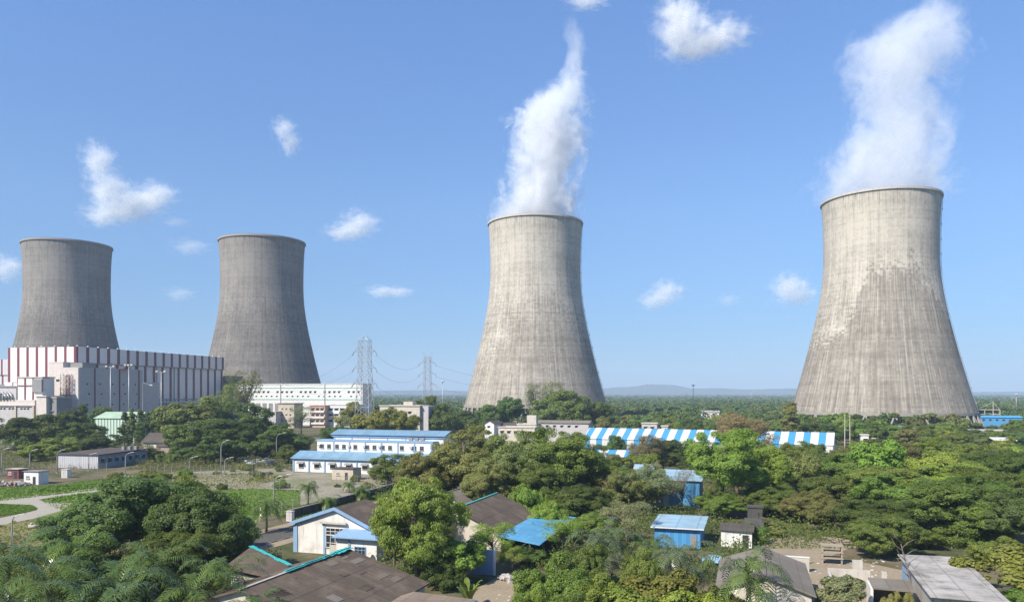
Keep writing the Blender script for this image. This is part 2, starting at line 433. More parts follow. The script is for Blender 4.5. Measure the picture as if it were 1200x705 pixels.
# ------------------------------------------------------------------ small clouds, far out and high
def cloud_mat(name, dens, seed):
    m, nt, b = new_mat(name); nt.nodes.remove(b); g = N(nt); out = nt.nodes['Material Output']
    o = g.obj()
    nz = g.noise(o, 2.6, 7, 0.66, dist=0.4)
    ln = g.node('ShaderNodeVectorMath', operation='LENGTH'); g.link(o, ln.inputs[0])
    q = g.math('SUBTRACT', 1.0, ln.outputs['Value'])
    q = g.math('ADD', q, g.math('MULTIPLY', g.math('SUBTRACT', nz, 0.56), 2.4))
    dn = g.math('MULTIPLY', g.smooth(q, 0.0, 1.0, 0, 1), dens)
    pv = g.node('ShaderNodeVolumePrincipled'); pv.inputs['Color'].default_value = (1, 1, 1, 1)
    g.link(dn, pv.inputs['Density']); g.link(pv.outputs[0], out.inputs['Volume'])
    m.cycles.volume_step_rate = 0.4
    return m
CLOUD_D = 6000.0
def cloud(label, lobes, dens):
    """lobes: (px, py, half width px, half height px)"""
    s = CLOUD_D / FPX
    x0 = sum(l[0] for l in lobes) / len(lobes); y0 = sum(l[1] for l in lobes) / len(lobes)
    c0 = at(x0, y0, CLOUD_D)
    t = thing('cloud', label, 'cloud', c0, 0, 'small white clouds in the blue sky')
    for i, (px, py, hw, hh) in enumerate(lobes):
        mb = MB(); pr = [(math.sin(PI * k / 10) * 1.25 + 1e-3, -math.cos(PI * k / 10) * 1.25) for k in range(11)]
        mb.lathe(pr, 16)
        ob = mb.build('puff', cloud_mats[dens], t, True)
        p = at(px, py, CLOUD_D) - c0
        ob.location = p; ob.location.y += (i % 3 - 1) * 40
        ob.scale = (hw * s, (hw + hh) / 2 * s, hh * s)
        ob.rotation_euler = (0, 0, 0)
cloud_mats = {d: cloud_mat('cloud_vapour', d * 1.9, 0) for d in (0.012, 0.006, 0.0025)}
cloud('tall two-lobed bright cloud above the tower behind the turbine hall', [(118, 190, 24, 30), (126, 222, 30, 34), (152, 238, 46, 28), (186, 230, 30, 22), (122, 252, 34, 18)], 0.006)
cloud('small comma shaped cloud high above the second dark tower', [(334, 153, 18, 18), (340, 168, 16, 20)], 0.006)
cloud('oval cloud floating between the second dark tower and the first plume', [(422, 264, 30, 22), (402, 272, 30, 14)], 0.006)
cloud('low flat cloud over the pylons', [(448, 342, 26, 10), (468, 342, 22, 9)], 0.006)
cloud('bright jagged cloud at the top between the two plumes', [(797, 38, 40, 42), (842, 42, 48, 26), (795, 10, 34, 22), (815, 60, 34, 20)], 0.006)
cloud('thin cloud cut by the upper edge of the sky above the first plume', [(688, 3, 34, 14)], 0.006)
cloud('round hazy cloud beside the nearest tower', [(922, 338, 28, 24), (938, 346, 24, 18)], 0.006)
cloud('faint cloud low in the middle between the two steaming towers', [(780, 343, 26, 20), (765, 352, 24, 14)], 0.006)
cloud('very faint wisp left of the round hazy cloud', [(852, 352, 18, 11)], 0.0025)
cloud('faint low cloud between the two dark towers', [(213, 345, 24, 11)], 0.0025)
cloud('pale cloud half hidden behind the dark tower over the turbine hall', [(12, 315, 24, 22)], 0.006)
cloud('thin wisp right below the tall two-lobed cloud', [(225, 290, 30, 13), (205, 260, 22, 8)], 0.0025)
HAZE = 1.35e-4
# ------------------------------------------------------------------ ground, paths, hills
def ground_mat(name, cols, scale, fine, rough=0.95, bump=0.3):
    m, nt, b = new_mat(name); g = N(nt); o = g.obj()
    f = g.noise(o, scale, 6, 0.62)
    c = g.ramp(f, cols)
    n2 = g.noise(o, fine, 4, 0.7)
    c = g.mix(g.lin(n2, 0.3, 0.7, 0, 0.45), c, (0.05, 0.045, 0.03))
    n3 = g.noise(o, scale * 7, 3, 0.6)
    c = g.mix(g.lin(n3, 0.45, 0.75, 0, 0.35), c, (0.26, 0.22, 0.15))
    g.link(c, b.inputs['Base Color']); b.inputs['Roughness'].default_value = rough
    b.inputs['Specular IOR Level'].default_value = 0.1
    g.link(g.bump(n2, bump, 0.2), b.inputs['Normal'])
    return m
M_EARTH = ground_mat('earth_and_scrub', [(0.30, (0.045, 0.060, 0.018)), (0.47, (0.075, 0.085, 0.030)), (0.60, (0.17, 0.135, 0.085)), (0.8, (0.24, 0.19, 0.125))], 0.045, 1.6)
M_LAWN = ground_mat('mown_grass', [(0.30, (0.085, 0.150, 0.022)), (0.5, (0.125, 0.20, 0.030)), (0.66, (0.17, 0.20, 0.05)), (0.85, (0.24, 0.21, 0.09))], 0.11, 2.6)
M_DRYGRASS = ground_mat('yellowing_grass', [(0.30, (0.12, 0.15, 0.04)), (0.5, (0.19, 0.19, 0.06)), (0.66, (0.25, 0.22, 0.10)), (0.85, (0.30, 0.25, 0.15))], 0.14, 2.2)
M_PALE = ground_mat('pale_concrete_road', [(0.30, (0.36, 0.32, 0.26)), (0.5, (0.42, 0.38, 0.32)), (0.7, (0.37, 0.34, 0.29)), (0.85, (0.29, 0.265, 0.22))], 0.3, 3.0, 0.9, 0.1)
M_YARD = ground_mat('grey_hardstanding', [(0.30, (0.30, 0.265, 0.21)), (0.46, (0.34, 0.30, 0.24)), (0.56, (0.24, 0.24, 0.13)), (0.7, (0.15, 0.19, 0.06))], 0.13, 1.8, 0.9, 0.1)
M_SAND = ground_mat('sandy_yard', [(0.30, (0.30, 0.24, 0.165)), (0.5, (0.35, 0.28, 0.195)), (0.7, (0.33, 0.27, 0.18)), (0.85, (0.22, 0.20, 0.11))], 0.25, 2.5, 0.95, 0.15)
M_ASPH = ground_mat('worn_asphalt', [(0.30, (0.075, 0.075, 0.073)), (0.5, (0.095, 0.093, 0.09)), (0.7, (0.11, 0.105, 0.10)), (0.85, (0.13, 0.12, 0.105))], 0.3, 5.0, 0.9, 0.1)

# one sheet to the horizon, finer near the camera
gb = MB()
xs = [-9000, -3000, -800, -250, -80, 80, 250, 800, 3000, 9000]; ys = [-500, 0, 60, 140, 260, 450, 900, 2200, 4500, 9200]
gv = [(x, y, 0) for y in ys for x in xs]
gb.add(gv, [(j * 10 + i, j * 10 + i + 1, (j + 1) * 10 + i + 1, (j + 1) * 10 + i) for j in range(9) for i in range(9)])
tag(gb.build('ground', M_EARTH), kind='structure')
def sheet(name, pix, mat, z, thick=0.0):
    mb = MB(); pts = [onz(px, py, z) for px, py in pix]
    a = sum(p.x * q.y - q.x * p.y for p, q in zip(pts, pts[1:] + pts[:1]))
    if a < 0: pts = pts[::-1]
    if thick: mb.slab(pts, thick)
    else: mb.poly(pts)
    return tag(mb.build(name, mat), kind='structure')
sheet('lawn', [(-40, 592), (-40, 573), (60, 569), (140, 558), (165, 561), (140, 571.5), (60, 580)], M_LAWN, 0.02)
sheet('lawn', [(45, 585.5), (62, 582), (138, 572.5), (250, 574), (300, 572), (352, 575), (350, 590), (300, 610), (150, 625), (60, 620), (40, 606), (72, 598), (82, 590)], M_LAWN, 0.02)
sheet('lawn', [(-40, 606), (-40, 592), (0, 590.5), (38, 592), (44, 596), (30, 600), (0, 604)], M_LAWN, 0.024)
sheet('verge', [(-60, 680), (-60, 622), (0, 614.5), (40, 607), (120, 622), (150, 660), (80, 690)], M_DRYGRASS, 0.016)
sheet('path', [(-40, 592), (-40, 589), (0, 584.5), (70, 576), (138, 568.5), (150, 570), (138, 573), (62, 582), (45, 585), (60, 588.5), (84, 589), (72, 598), (40, 607), (0, 615), (-40, 622), (-40, 612), (0, 606.5), (30, 600.5), (44, 597), (38, 591.5), (0, 590.5)], M_PALE, 0.03)
sheet('yard', [(120, 559), (180, 553), (345, 553), (480, 556), (500, 566), (470, 571), (352, 592), (352, 575), (300, 572), (250, 574), (140, 572)], M_YARD, 0.012)
sheet('verge', [(318, 603), (350, 592), (470, 571), (474, 577), (345, 609)], M_LAWN, 0.02)
# the road beside the black boundary wall: asphalt with sandy shoulders and a red and white kerb
A_ = Vector((0.37, 0.929, 0)).normalized(); B_ = Vector((A_.y, -A_.x, 0))
rc = onz(318, 629)
def strip(name, off0, off1, t0, t1, z, mat, thick=0.0):
    mb = MB(); pts = [rc + A_ * t0 + B_ * off0, rc + A_ * t0 + B_ * off1, rc + A_ * t1 + B_ * off1, rc + A_ * t1 + B_ * off0]
    pts = [Vector((p.x, p.y, z)) for p in pts]
    mb.slab(pts, thick) if thick else mb.poly(pts)
    return tag(mb.build(name, mat), kind='structure')
strip('road', -3.2, 3.2, -60, 75, 0.034, M_ASPH)
strip('shoulder', -6.2, -3.35, -60, 75, 0.028, M_SAND)
strip('shoulder', 3.35, 6.0, -60, 75, 0.028, M_SAND)
M_KERB, nt, b = new_mat('painted_kerb'); g = N(nt); o = g.obj(); x, y, z = g.sep(o)
k = g.math('GREATER_THAN', g.math('FRACT', g.math('MULTIPLY', y, 0.35)), 0.5)
g.link(g.mix(k, (0.10, 0.09, 0.085), (0.30, 0.27, 0.22)), b.inputs['Base Color']); b.inputs['Roughness'].default_value = 0.9
strip('kerb', -3.35, -3.2, -60, 75, 0.15, M_KERB, 0.14)
strip('kerb', 3.2, 3.35, -60, 75, 0.15, M_KERB, 0.14)
sheet('yard', [(930, 700), (935, 668), (960, 655), (1010, 658), (1060, 668), (1060, 690), (1120, 740), (980, 740)], M_SAND, 0.02)
sheet('yard', [(880, 640), (895, 626), (950, 628), (1000, 640), (965, 655), (936, 662)], M_SAND, 0.014)
sheet('path', [(545, 745), (556, 690), (590, 672), (640, 676), (634, 700), (650, 745)], M_SAND, 0.02)
sheet('path', [(140, 556), (330, 548), (345, 553), (180, 558)], M_YARD, 0.02)

M_HILL = ground_mat('wooded_hills', [(0.3, (0.035, 0.05, 0.02)), (0.5, (0.05, 0.065, 0.025)), (0.7, (0.07, 0.075, 0.035)), (0.9, (0.09, 0.085, 0.05))], 0.004, 0.02)
def hills(Y, pix, depth):
    """a ridge whose crest follows pix, with real depth front and back"""
    mb = MB(); n = len(pix); rows = []
    for k, (dy, f) in enumerate(((-0.5, 0.0), (-0.28, 0.45), (-0.1, 0.85), (0, 1.0), (0.25, 0.7), (0.5, 0.0))):
        row = []
        for px, py in pix:
            z = max(at(px, py, Y).z, 0)
            y = Y + dy * depth
            row.append(((px - CX) * Y / FPX, y, z * f - (0.2 if f == 0 else 0)))
        rows.append(row)
    vs = [v for r in rows for v in r]
    mb.add(vs, [(j * n + i, j * n + i + 1, (j + 1) * n + i + 1, (j + 1) * n + i) for j in range(len(rows) - 1) for i in range(n - 1)])
    return tag(mb.build('hills', M_HILL, None, True), kind='structure')
hr = random.Random(4)
def crest(x0, x1, pts, jit):
    out = []
    x = x0
    while x <= x1:
        for (a, ya), (b_, yb) in zip(pts, pts[1:]):
            if a <= x <= b_:
                t = (x - a) / (b_ - a); t = t * t * (3 - 2 * t)
                out.append((x, ya + (yb - ya) * t + hr.uniform(-jit, jit))); break
        x += 4
    return out
hills(8200, crest(640, 960, [(640, 460), (700, 455), (735, 453), (765, 450), (785, 450.5), (815, 455), (842, 454.5), (870, 456), (930, 455), (960, 458)], 0.25), 1300)
hills(7600, crest(400, 700, [(400, 460), (450, 457.5), (500, 457), (560, 458), (620, 456.5), (700, 459.5)], 0.25), 1200)
hills(8000, crest(1100, 1300, [(1100, 461), (1150, 459), (1200, 458.5), (1300, 459)], 0.25), 1200)
hills(7800, crest(-150, 420, [(-150, 458), (60, 459), (200, 457), (330, 458.5), (420, 460)], 0.25), 1200)
# ------------------------------------------------------------------ foliage
def leaf_material(name, trans=0.36, rough=0.5, var=0.28, yellow=0.25):
    m, nt, b = new_mat(name); g = N(nt); out = nt.nodes['Material Output']
    oi = g.node('ShaderNodeObjectInfo'); geo = g.node('ShaderNodeNewGeometry')
    rnd = geo.outputs['Random Per Island']
    c = g.mix(g.lin(rnd, 0.0, 1.0, 0.0, var), oi.outputs['Color'], (0.030, 0.052, 0.014))
    r2 = g.math('FRACT', g.math('MULTIPLY', rnd, 17.31))
    c = g.mix(g.smooth(r2, 0.72, 1.0, 0.0, yellow), c, (0.19, 0.21, 0.03))
    nz = g.noise(g.obj(), 0.55, 3, 0.6)
    c = g.mix(g.smooth(nz, 0.5, 0.72, 0, 0.4), c, g.mix(1.0, c, (1.55, 1.45, 0.95), 'MULTIPLY'))
    g.link(c, b.inputs['Base Color']); b.inputs['Roughness'].default_value = rough
    b.inputs['Specular IOR Level'].default_value = 0.25
    tr = g.node('ShaderNodeBsdfTranslucent'); g.link(g.mix(1.0, c, (1.25, 1.35, 0.6), 'MULTIPLY'), tr.inputs['Color'])
    mx = g.node('ShaderNodeMixShader'); mx.inputs[0].default_value = trans
    g.link(b.outputs[0], mx.inputs[1]); g.link(tr.outputs[0], mx.inputs[2]); g.link(mx.outputs[0], out.inputs['Surface'])
    return m
M_LEAF = leaf_material('leaves')
M_PALMLEAF = leaf_material('palm_leaves', 0.12, 0.26, 0.45, 0.12)
M_BARK = paint('bark', (0.14, 0.11, 0.08), 0.95, 0.6, 2.0)
M_BARKPALE = paint('pale_bark', (0.30, 0.27, 0.23), 0.95, 0.5, 2.0)
M_DRYTWIG = paint('dry_twigs', (0.19, 0.155, 0.12), 0.95, 0.4, 2.0)

def unit(v): return v / np.maximum(np.linalg.norm(v, axis=1, keepdims=True), 1e-9)
def leaf_quads(P, Nn, L, Wd, rng, droop=0.0):
    """one rhombic leaf (spray) per row"""
    n = len(P)
    t = unit(np.cross(Nn, rng.normal(size=(n, 3))))
    if droop: t = unit(t + np.array([0, 0, -droop])); Nn = unit(np.cross(np.cross(t, Nn), t))
    s = np.cross(Nn, t)
    L = L[:, None]; W2 = Wd[:, None]
    V = np.stack([P - t * L * 0.5, P + s * W2 * 0.5 + t * L * 0.06, P + t * L * 0.5, P - s * W2 * 0.5 + t * L * 0.06], 1).reshape(-1, 3)
    Q = np.arange(4 * n).reshape(n, 4)
    return V, Q
def crown_points(seed, rad, zc, K, per, rc, low=-0.35, hollow=0.55, bumpy=0.25, asym=0.12, dens_top=0.25):
    rng = np.random.default_rng(seed)
    # boughs first, then leaf clumps over each bough: mounds with gaps between
    M = max(9, int(K / 11)); dl = unit(rng.normal(size=(M * 6, 3)) * np.array([1, 1, .85])); dl = dl[dl[:, 2] > low][:M]; M = len(dl)
    reach = rng.uniform(hollow, 1.0, M) * 0.66 * (1 + rng.uniform(-1, 1, M) * bumpy)
    lr = rng.uniform(0.26, 0.46, M)
    off = np.array([rng.normal() * asym, rng.normal() * asym, 0])
    own = rng.integers(0, M, K)
    d = unit(rng.normal(size=(K, 3)) + dl[own] * 0.75 + np.array([0, 0, 0.12]))
    C = dl[own] * reach[own][:, None] + d * (lr[own] * rng.uniform(0.55, 1.0, K))[:, None] + off * 0.5
    d = unit(C * 0.5 + d)
    C = C * np.array(rad) + np.array([0, 0, zc])
    cr = rc * rng.uniform(0.6, 1.3, K)
    idx = np.repeat(np.arange(K), np.maximum((per * (cr / rc) ** 2 * rng.uniform(0.55, 1.3, K)).astype(int), 3))
    d2 = unit(rng.normal(size=(len(idx), 3)) + d[idx] * 0.35 + np.array([0, 0, dens_top]))
    r2 = rng.uniform(0.15, 1, len(idx)) ** 0.45
    P = C[idx] + d2 * (cr[idx] * r2)[:, None] * np.array([1, 1, 0.85])
    Nn = unit(d2 * 0.8 + d[idx] * 0.5 + np.array([0, 0, 0.3]) + rng.normal(size=P.shape) * 0.5)
    return rng, P, Nn, C
def trunk_mesh(name, C, h, r, seed, limbs=9, mat=None, zfork=0.35, lean=0.3):
    rr = random.Random(seed); mb = MB()
    fork = Vector((rr.uniform(-lean, lean), rr.uniform(-lean, lean), h * zfork))
    top = Vector((rr.uniform(-lean, lean) * 2, rr.uniform(-lean, lean) * 2, h * 0.78))
    mb.tube([(0, 0, -0.4), (fork.x * 0.4, fork.y * 0.4, h * zfork * 0.5), fork, fork.lerp(top, 0.5) + Vector((0.1, 0.1, 0)), top], [r * 1.35, r, r * 0.82, r * 0.5, r * 0.15], 0, 7)
    idx = rr.sample(range(len(C)), min(limbs, len(C)))
    for i in idx:
        c = Vector(C[i]); st = fork.lerp(top, rr.uniform(0.0, 0.55))
        mid = st.lerp(c, 0.5) + Vector((rr.uniform(-.3, .3), rr.uniform(-.3, .3), rr.uniform(0, .5)))
        mb.tube([st, mid, c], [r * 0.42, r * 0.26, r * 0.07], 0, 5)
    return mb.mesh(name, mat or M_BARK, True)
class Kind: pass
def tree_kind(seed, h, rad, zc, K, per, rc, leaf, mat=None, droop=0.0, lw=0.55, limbs=9, tr=0.28, bark=None, low=-0.35, hollow=0.55, bumpy=0.25, asym=0.12, zfork=0.35):
    """unit tree about 10 m wide: crown and trunk meshes that copies share"""
    rng, P, Nn, C = crown_points(seed, rad, zc, K, per, rc, low, hollow, bumpy, asym)
    L = leaf * rng.uniform(0.6, 1.3, len(P)); V, Q = leaf_quads(P, Nn, L, L * lw, rng, droop)
    k = Kind(); k.h = float(P[:, 2].max()); k.w = float(np.percentile(np.abs(P[:, 0]), 98) + np.percentile(np.abs(P[:, 1]), 98))
    k.crown = np_mesh('crown', V, Q, mat or M_LEAF)
    k.trunk = trunk_mesh('trunk', C, k.h, tr, seed, limbs, bark, zfork)
    k.n = len(Q)
    return k
KINDS = {}
for i in range(4):      # dense round crowns, three levels of detail
    KINDS['round_near', i] = tree_kind(10 + i, 9, (4.7, 4.7, 4.0), 5.1, 330, 290, 0.68, 0.20, low=-0.85, bumpy=.4, asym=.2)
    KINDS['round_mid', i] = tree_kind(20 + i, 9, (4.7, 4.7, 4.1), 5.0, 250, 120, 0.74, 0.32, low=-0.9, bumpy=.4, asym=.2)
    KINDS['round_far', i] = tree_kind(30 + i, 9, (4.7, 4.7, 4.0), 5.0, 100, 55, 1.0, 0.75, low=-0.9)
for i in range(3):
    KINDS['mound_near', i] = tree_kind(120 + i, 9, (4.6, 4.6, 4.5), 4.6, 360, 270, 0.66, 0.20, low=-0.75, bumpy=.45, asym=.25, hollow=.7)
    KINDS['mound_mid', i] = tree_kind(126 + i, 9, (4.6, 4.6, 4.5), 4.6, 260, 115, 0.72, 0.32, low=-0.75, bumpy=.45, asym=.25, hollow=.7)
for i in range(2):
    KINDS['spread_near', i] = tree_kind(40 + i, 8, (5.0, 5.0, 2.9), 5.7, 280, 280, 0.64, 0.19, low=-0.3, bumpy=0.4)
    KINDS['spread_mid', i] = tree_kind(44 + i, 8, (5.0, 5.0, 2.6), 5.7, 110, 130, 0.95, 0.5, low=-0.35, bumpy=0.4)
    KINDS['oval_near', i] = tree_kind(50 + i, 13, (4.3, 4.3, 5.6), 7.0, 280, 300, 0.74, 0.21, low=-0.75, bumpy=0.35)
    KINDS['oval_mid', i] = tree_kind(54 + i, 13, (4.3, 4.3, 5.6), 7.0, 210, 120, 0.82, 0.36, low=-0.75, bumpy=0.35)
    KINDS['droop_near', i] = tree_kind(60 + i, 13, (4.2, 4.2, 5.6), 6.9, 300, 230, 0.66, 0.28, droop=1.3, lw=0.3, low=-0.85, bumpy=0.35, hollow=0.45)
    KINDS['airy_mid', i] = tree_kind(64 + i, 15, (3.8, 3.8, 6.0), 8.5, 70, 60, 0.95, 0.42, droop=0.5, lw=0.25, low=-0.8, hollow=0.25, bumpy=0.5, limbs=26, tr=0.2)
    KINDS['airy_near', i] = tree_kind(68 + i, 8, (4.4, 4.4, 3.2), 5.2, 110, 120, 0.8, 0.26, droop=0.3, lw=0.35, low=-0.6, hollow=0.3, bumpy=0.45, limbs=26, tr=0.15)
    KINDS['bush_near', i] = tree_kind(72 + i, 5, (4.7, 4.7, 3.2), 2.2, 240, 260, 0.64, 0.22, low=-0.7, bumpy=0.35, tr=0.12, limbs=5)
    KINDS['bigleaf_near', i] = tree_kind(76 + i, 7, (4.4, 4.4, 3.3), 4.2, 130, 130, 0.8, 0.38, lw=0.75, low=-0.7, bumpy=0.4, tr=0.14, limbs=16)
    KINDS['cypress_mid', i] = tree_kind(80 + i, 14, (1.5, 1.5, 7.0), 7.4, 100, 80, 0.55, 0.45, droop=0.9, lw=0.35, low=-0.95, hollow=0.5, bumpy=0.2, tr=0.16, limbs=4)
    KINDS['twiggy_near', i] = tree_kind(84 + i, 6, (4.4, 4.4, 2.8), 3.4, 90, 30, 0.7, 0.22, lw=0.3, low=-0.5, hollow=0.3, bumpy=0.4, tr=0.13, limbs=60, bark=M_DRYTWIG, zfork=0.18)

KIND_NAME = {'round': 'broadleaf_tree', 'spread': 'spreading_tree', 'mound': 'leafy_tree', 'oval': 'tall_tree', 'droop': 'drooping_tree', 'airy': 'feathery_tree', 'bush': 'bush', 'bigleaf': 'broadleaf_tree', 'cypress': 'cypress_tree', 'twiggy': 'dry_shrub'}
tree_rng = random.Random(77)
TB = 1.38
FOOT = []               # (x, y, r) of trees placed, so that woods keep clear
def plant(kind, x, y, h, w, tint, label, group=None, var=None, cat=None):
    fam = kind.split('_')[0]
    nv = max(k[1] for k in KINDS if k[0] == kind) + 1
    K = KINDS[kind, tree_rng.randrange(nv) if var is None else var]
    if fam in ('round', 'spread', 'bigleaf', 'oval', 'mound'): w = min(w, 1.55 * h + 1.0)
    if fam == 'bush': w = min(w, 2.1 * h + 1.0)
    t = thing(KIND_NAME[fam], label, cat or ('bush' if fam in ('bush', 'twiggy') else 'tree'), (x, y, 0), tree_rng.uniform(0, 2 * PI), group)
    s = w / K.w; t.scale = (s, s, h / K.h)
    j = tree_rng.uniform(0.74, 1.36)
    c = link_mesh('crown', K.crown, t); c.color = (tint[0] * j * TB * tree_rng.uniform(.84, 1.12), tint[1] * j * TB, tint[2] * j * TB, 1)
    link_mesh('trunk', K.trunk, t)
    FOOT.append((x, y, w * 0.5))
    return t
def tree_at(px, py, d, wpx, kind, tint, label, group=None, **kw):
    """tree whose top shows at (px, py) at distance d, wpx wide in the photograph"""
    p = at(px, py, d)
    return plant(kind, p.x, d, p.z, wpx * d / FPX, tint, label, group, **kw)

# ------------------------------------------------------------------ palms
def frond(rng, length, rise, droop, az, n, leaflet, width, V, Q, base, curl=0.0):
    s = np.linspace(0, 1, n)
    r = length * (s - 0.12 * s ** 2); z = length * (rise * s - droop * s ** 2.2)
    path = np.stack([r * math.cos(az), r * math.sin(az), z], 1) + base
    tan = unit(np.gradient(path, axis=0)); side = np.array([-math.sin(az), math.cos(az), 0.0])
    up = np.cross(tan, side); up = np.where(up[:, 2:3] < 0, -up, up)
    for i in range(2, n):
        env = math.sin(PI * (0.12 + 0.86 * s[i])) ** 0.6
        for sg in (-1, 1):
            ll = leaflet * env * rng.uniform(0.8, 1.15)
            dirv = side * sg * 0.85 + tan[i] * 0.55 + up[i] * rng.uniform(-0.05, 0.3); dirv /= np.linalg.norm(dirv)
            p0 = path[i]; p1 = p0 + dirv * ll * 0.55; p2 = p0 + dirv * ll + np.array([0, 0, -ll * rng.uniform(0.25, 0.55)])
            wv = np.cross(dirv, up[i]); wv /= np.linalg.norm(wv) + 1e-9; wv = wv * width * 0.5
            b = len(V); V += [p0 - wv * .6, p0 + wv * .6, p1 + wv, p1 - wv, p2 + wv * .15, p2 - wv * .15]
            Q += [(b, b + 1, b + 2, b + 3), (b + 3, b + 2, b + 4, b + 5)]
    # rachis
    for i in range(n - 1):
        wv = side * 0.035 * (1.2 - s[i]); b = len(V)
        V += [path[i] - wv, path[i] + wv, path[i + 1] + wv, path[i + 1] - wv]; Q.append((b, b + 1, b + 2, b + 3))
def palm_kind(seed, h, nf, length, leaflet, n, tr, width=0.09):
    rng = np.random.default_rng(seed); V, Q = [], []
    for i in range(nf):
        a = (i / nf)
        az = i * 2.39996 + rng.uniform(-.2, .2)
        rise = 1.25 - 1.25 * a + rng.uniform(-.15, .15); dr = 0.95 + 0.25 * a + rng.uniform(-.1, .15)
        frond(rng, length * rng.uniform(0.82, 1.1), rise, dr, az, n, leaflet, width, V, Q, np.array([0, 0, h]))
    K = Kind(); K.crown = np_mesh('fronds', np.array(V), np.array(Q), M_PALMLEAF)
    mb = MB(); mb.tube([(0, 0, -0.3), (0.05, 0.03, h * 0.3), (0.02, 0.1, h * 0.7), (0, 0, h * 0.93), (0, 0, h + 0.25)], [tr * 1.35, tr, tr * 0.9, tr * 0.85, tr * 0.3], 0, 9)
    K.trunk = mb.mesh('trunk', M_BARK, True); K.h = h
    return K
PALMS = {('tall', i): palm_kind(100 + i, 5.0, 18, 3.2, 0.85, 26, 0.17) for i in range(2)}
PALMS.update({('lush', i): palm_kind(110 + i, 3.6, 14, 5.0, 0.95, 30, 0.22, 0.10) for i in range(3)})
def palm_at(px, py, d, spread_px, kind, tint, label, group=None, h=None):
    """palm whose crown centre shows at (px, py)"""
    p = at(px, py, d)
    K = PALMS[kind]; base_l = {'tall': 3.0, 'lush': 4.3}[kind[0]]
    s = spread_px * d / FPX / 2 / base_l
    t = thing('palm_tree', label, 'palm tree', (p.x, d, 0), tree_rng.uniform(0, 6.28), group)
    t.scale = (s, s, s)
    c = link_mesh('fronds', K.crown, t); c.color = (tint[0] * .78, tint[1] * .88, tint[2] * .9, 1)
    tk = link_mesh('trunk', K.trunk, t)
    dz = p.z / s - K.h                       # lift the crown to its height; the trunk stretches to reach the ground
    c.location.z = dz
    tk.scale.z = (K.h + dz) / K.h
    FOOT.append((p.x, d, 1.0))
    return t
# ------------------------------------------------------------------ materials of the works
def striped(name, base, band, axis, period, width, phase=0.0, rough=0.5, seam=0.0, dirt=0.25, wob=0.0):
    """painted or alternating sheet cladding: coloured bands across one local axis"""
    m, nt, b = new_mat(name); g = N(nt); o = g.obj(); s = g.sep(o); a = s[axis]
    f = g.math('FRACT', g.math('DIVIDE', g.math('ADD', a, phase), period))
    k = g.math('LESS_THAN', f, width / period)
    c = g.mix(k, base, band)
    d = g.noise(g.vec(g.math('MULTIPLY', g.math('ADD', s[0], s[1]), 1.4), 0, g.math('MULTIPLY', s[2], 0.14)), 1.0, 5, 0.62)
    c = g.mix(g.smooth(d, 0.45, 0.8, 0, dirt), c, (0.2, 0.17, 0.13))
    if seam:
        fs = g.math('FRACT', g.math('DIVIDE', a, seam)); sm = g.smooth(fs, 0.0, 0.25, 0.75, 1.0)
        c = g.mix(1.0, c, g.vec(sm, sm, sm), 'MULTIPLY')
        g.link(g.bump(g.math('SINE', g.math('MULTIPLY', a, 2 * PI / seam)), 0.4, 0.04), b.inputs['Normal'])
    g.link(c, b.inputs['Base Color']); b.inputs['Roughness'].default_value = rough
    return m
def corrugated(name, col, axis, pitch, row=2.2, rough=0.8, wear=0.5, wearcol=(0.24, 0.19, 0.15)):
    m, nt, b = new_mat(name); g = N(nt); o = g.obj(); s = g.sep(o)
    a = s[axis]; other = s[1 - axis]
    wv = g.math('SINE', g.math('MULTIPLY', a, 2 * PI / pitch))
    lap = g.smooth(g.math('FRACT', g.math('DIVIDE', other, row)), 0.0, 0.09, 1.0, 0.0)
    sh = g.white(g.vec(g.math('FLOOR', g.math('DIVIDE', a, 3.15)), 0.5, g.math('FLOOR', g.math('DIVIDE', other, row))))
    lon = g.smooth(g.math('FRACT', g.math('DIVIDE', a, 3.15)), 0.0, 0.035, 1.0, 0.0)
    n1 = g.smooth(g.noise(o, 0.38, 7, 0.72), 0.40, 0.70, 0, wear)
    c = g.mix(n1, col, wearcol)
    c = g.mix(g.math('MULTIPLY', g.math('SUBTRACT', sh, 0.35, clamp=True), 0.45), c, tuple(q * 0.55 for q in col))
    st = g.smooth(g.noise(g.vec(g.math('MULTIPLY', s[axis], 2.2), 3.0, g.math('MULTIPLY', other, 0.25)), 1.0, 5, 0.65), 0.5, 0.72, 0, 0.5)
    c = g.mix(st, c, tuple(q * 0.5 for q in col))
    c = g.mix(g.math('MULTIPLY', g.math('MAXIMUM', lap, lon), 0.4), c, (0.03, 0.028, 0.025))
    g.link(c, b.inputs['Base Color']); b.inputs['Roughness'].default_value = rough
    b.inputs['Specular IOR Level'].default_value = 0.25
    g.link(g.bump(wv, 0.3, 0.05), b.inputs['Normal'])
    return m
WHITE = paint('white_cladding', (0.72, 0.70, 0.66), 0.55, 0.3)
CREAM = paint('cream_render', (0.56, 0.50, 0.41), 0.85, 0.35)
PINK = paint('pinkish_render', (0.62, 0.55, 0.50), 0.85, 0.3)
GREY = paint('grey_render', (0.48, 0.45, 0.435), 0.85, 0.35)
DGREY = paint('dark_grey_render', (0.24, 0.235, 0.23), 0.85, 0.4)
TAN = paint('tan_render', (0.50, 0.43, 0.33), 0.85, 0.35)
ORANGE = paint('orange_render', (0.50, 0.33, 0.25), 0.85, 0.3)
MAROON = paint('maroon_paint', (0.17, 0.04, 0.045), 0.6, 0.2)
BLUE = paint('sky_blue_paint', (0.23, 0.37, 0.55), 0.55, 0.3)
BRIGHT = paint('bright_blue_sheet', (0.07, 0.27, 0.52), 0.45, 0.35)
DARK = paint('dark_opening', (0.025, 0.027, 0.03), 0.5, 0.1)
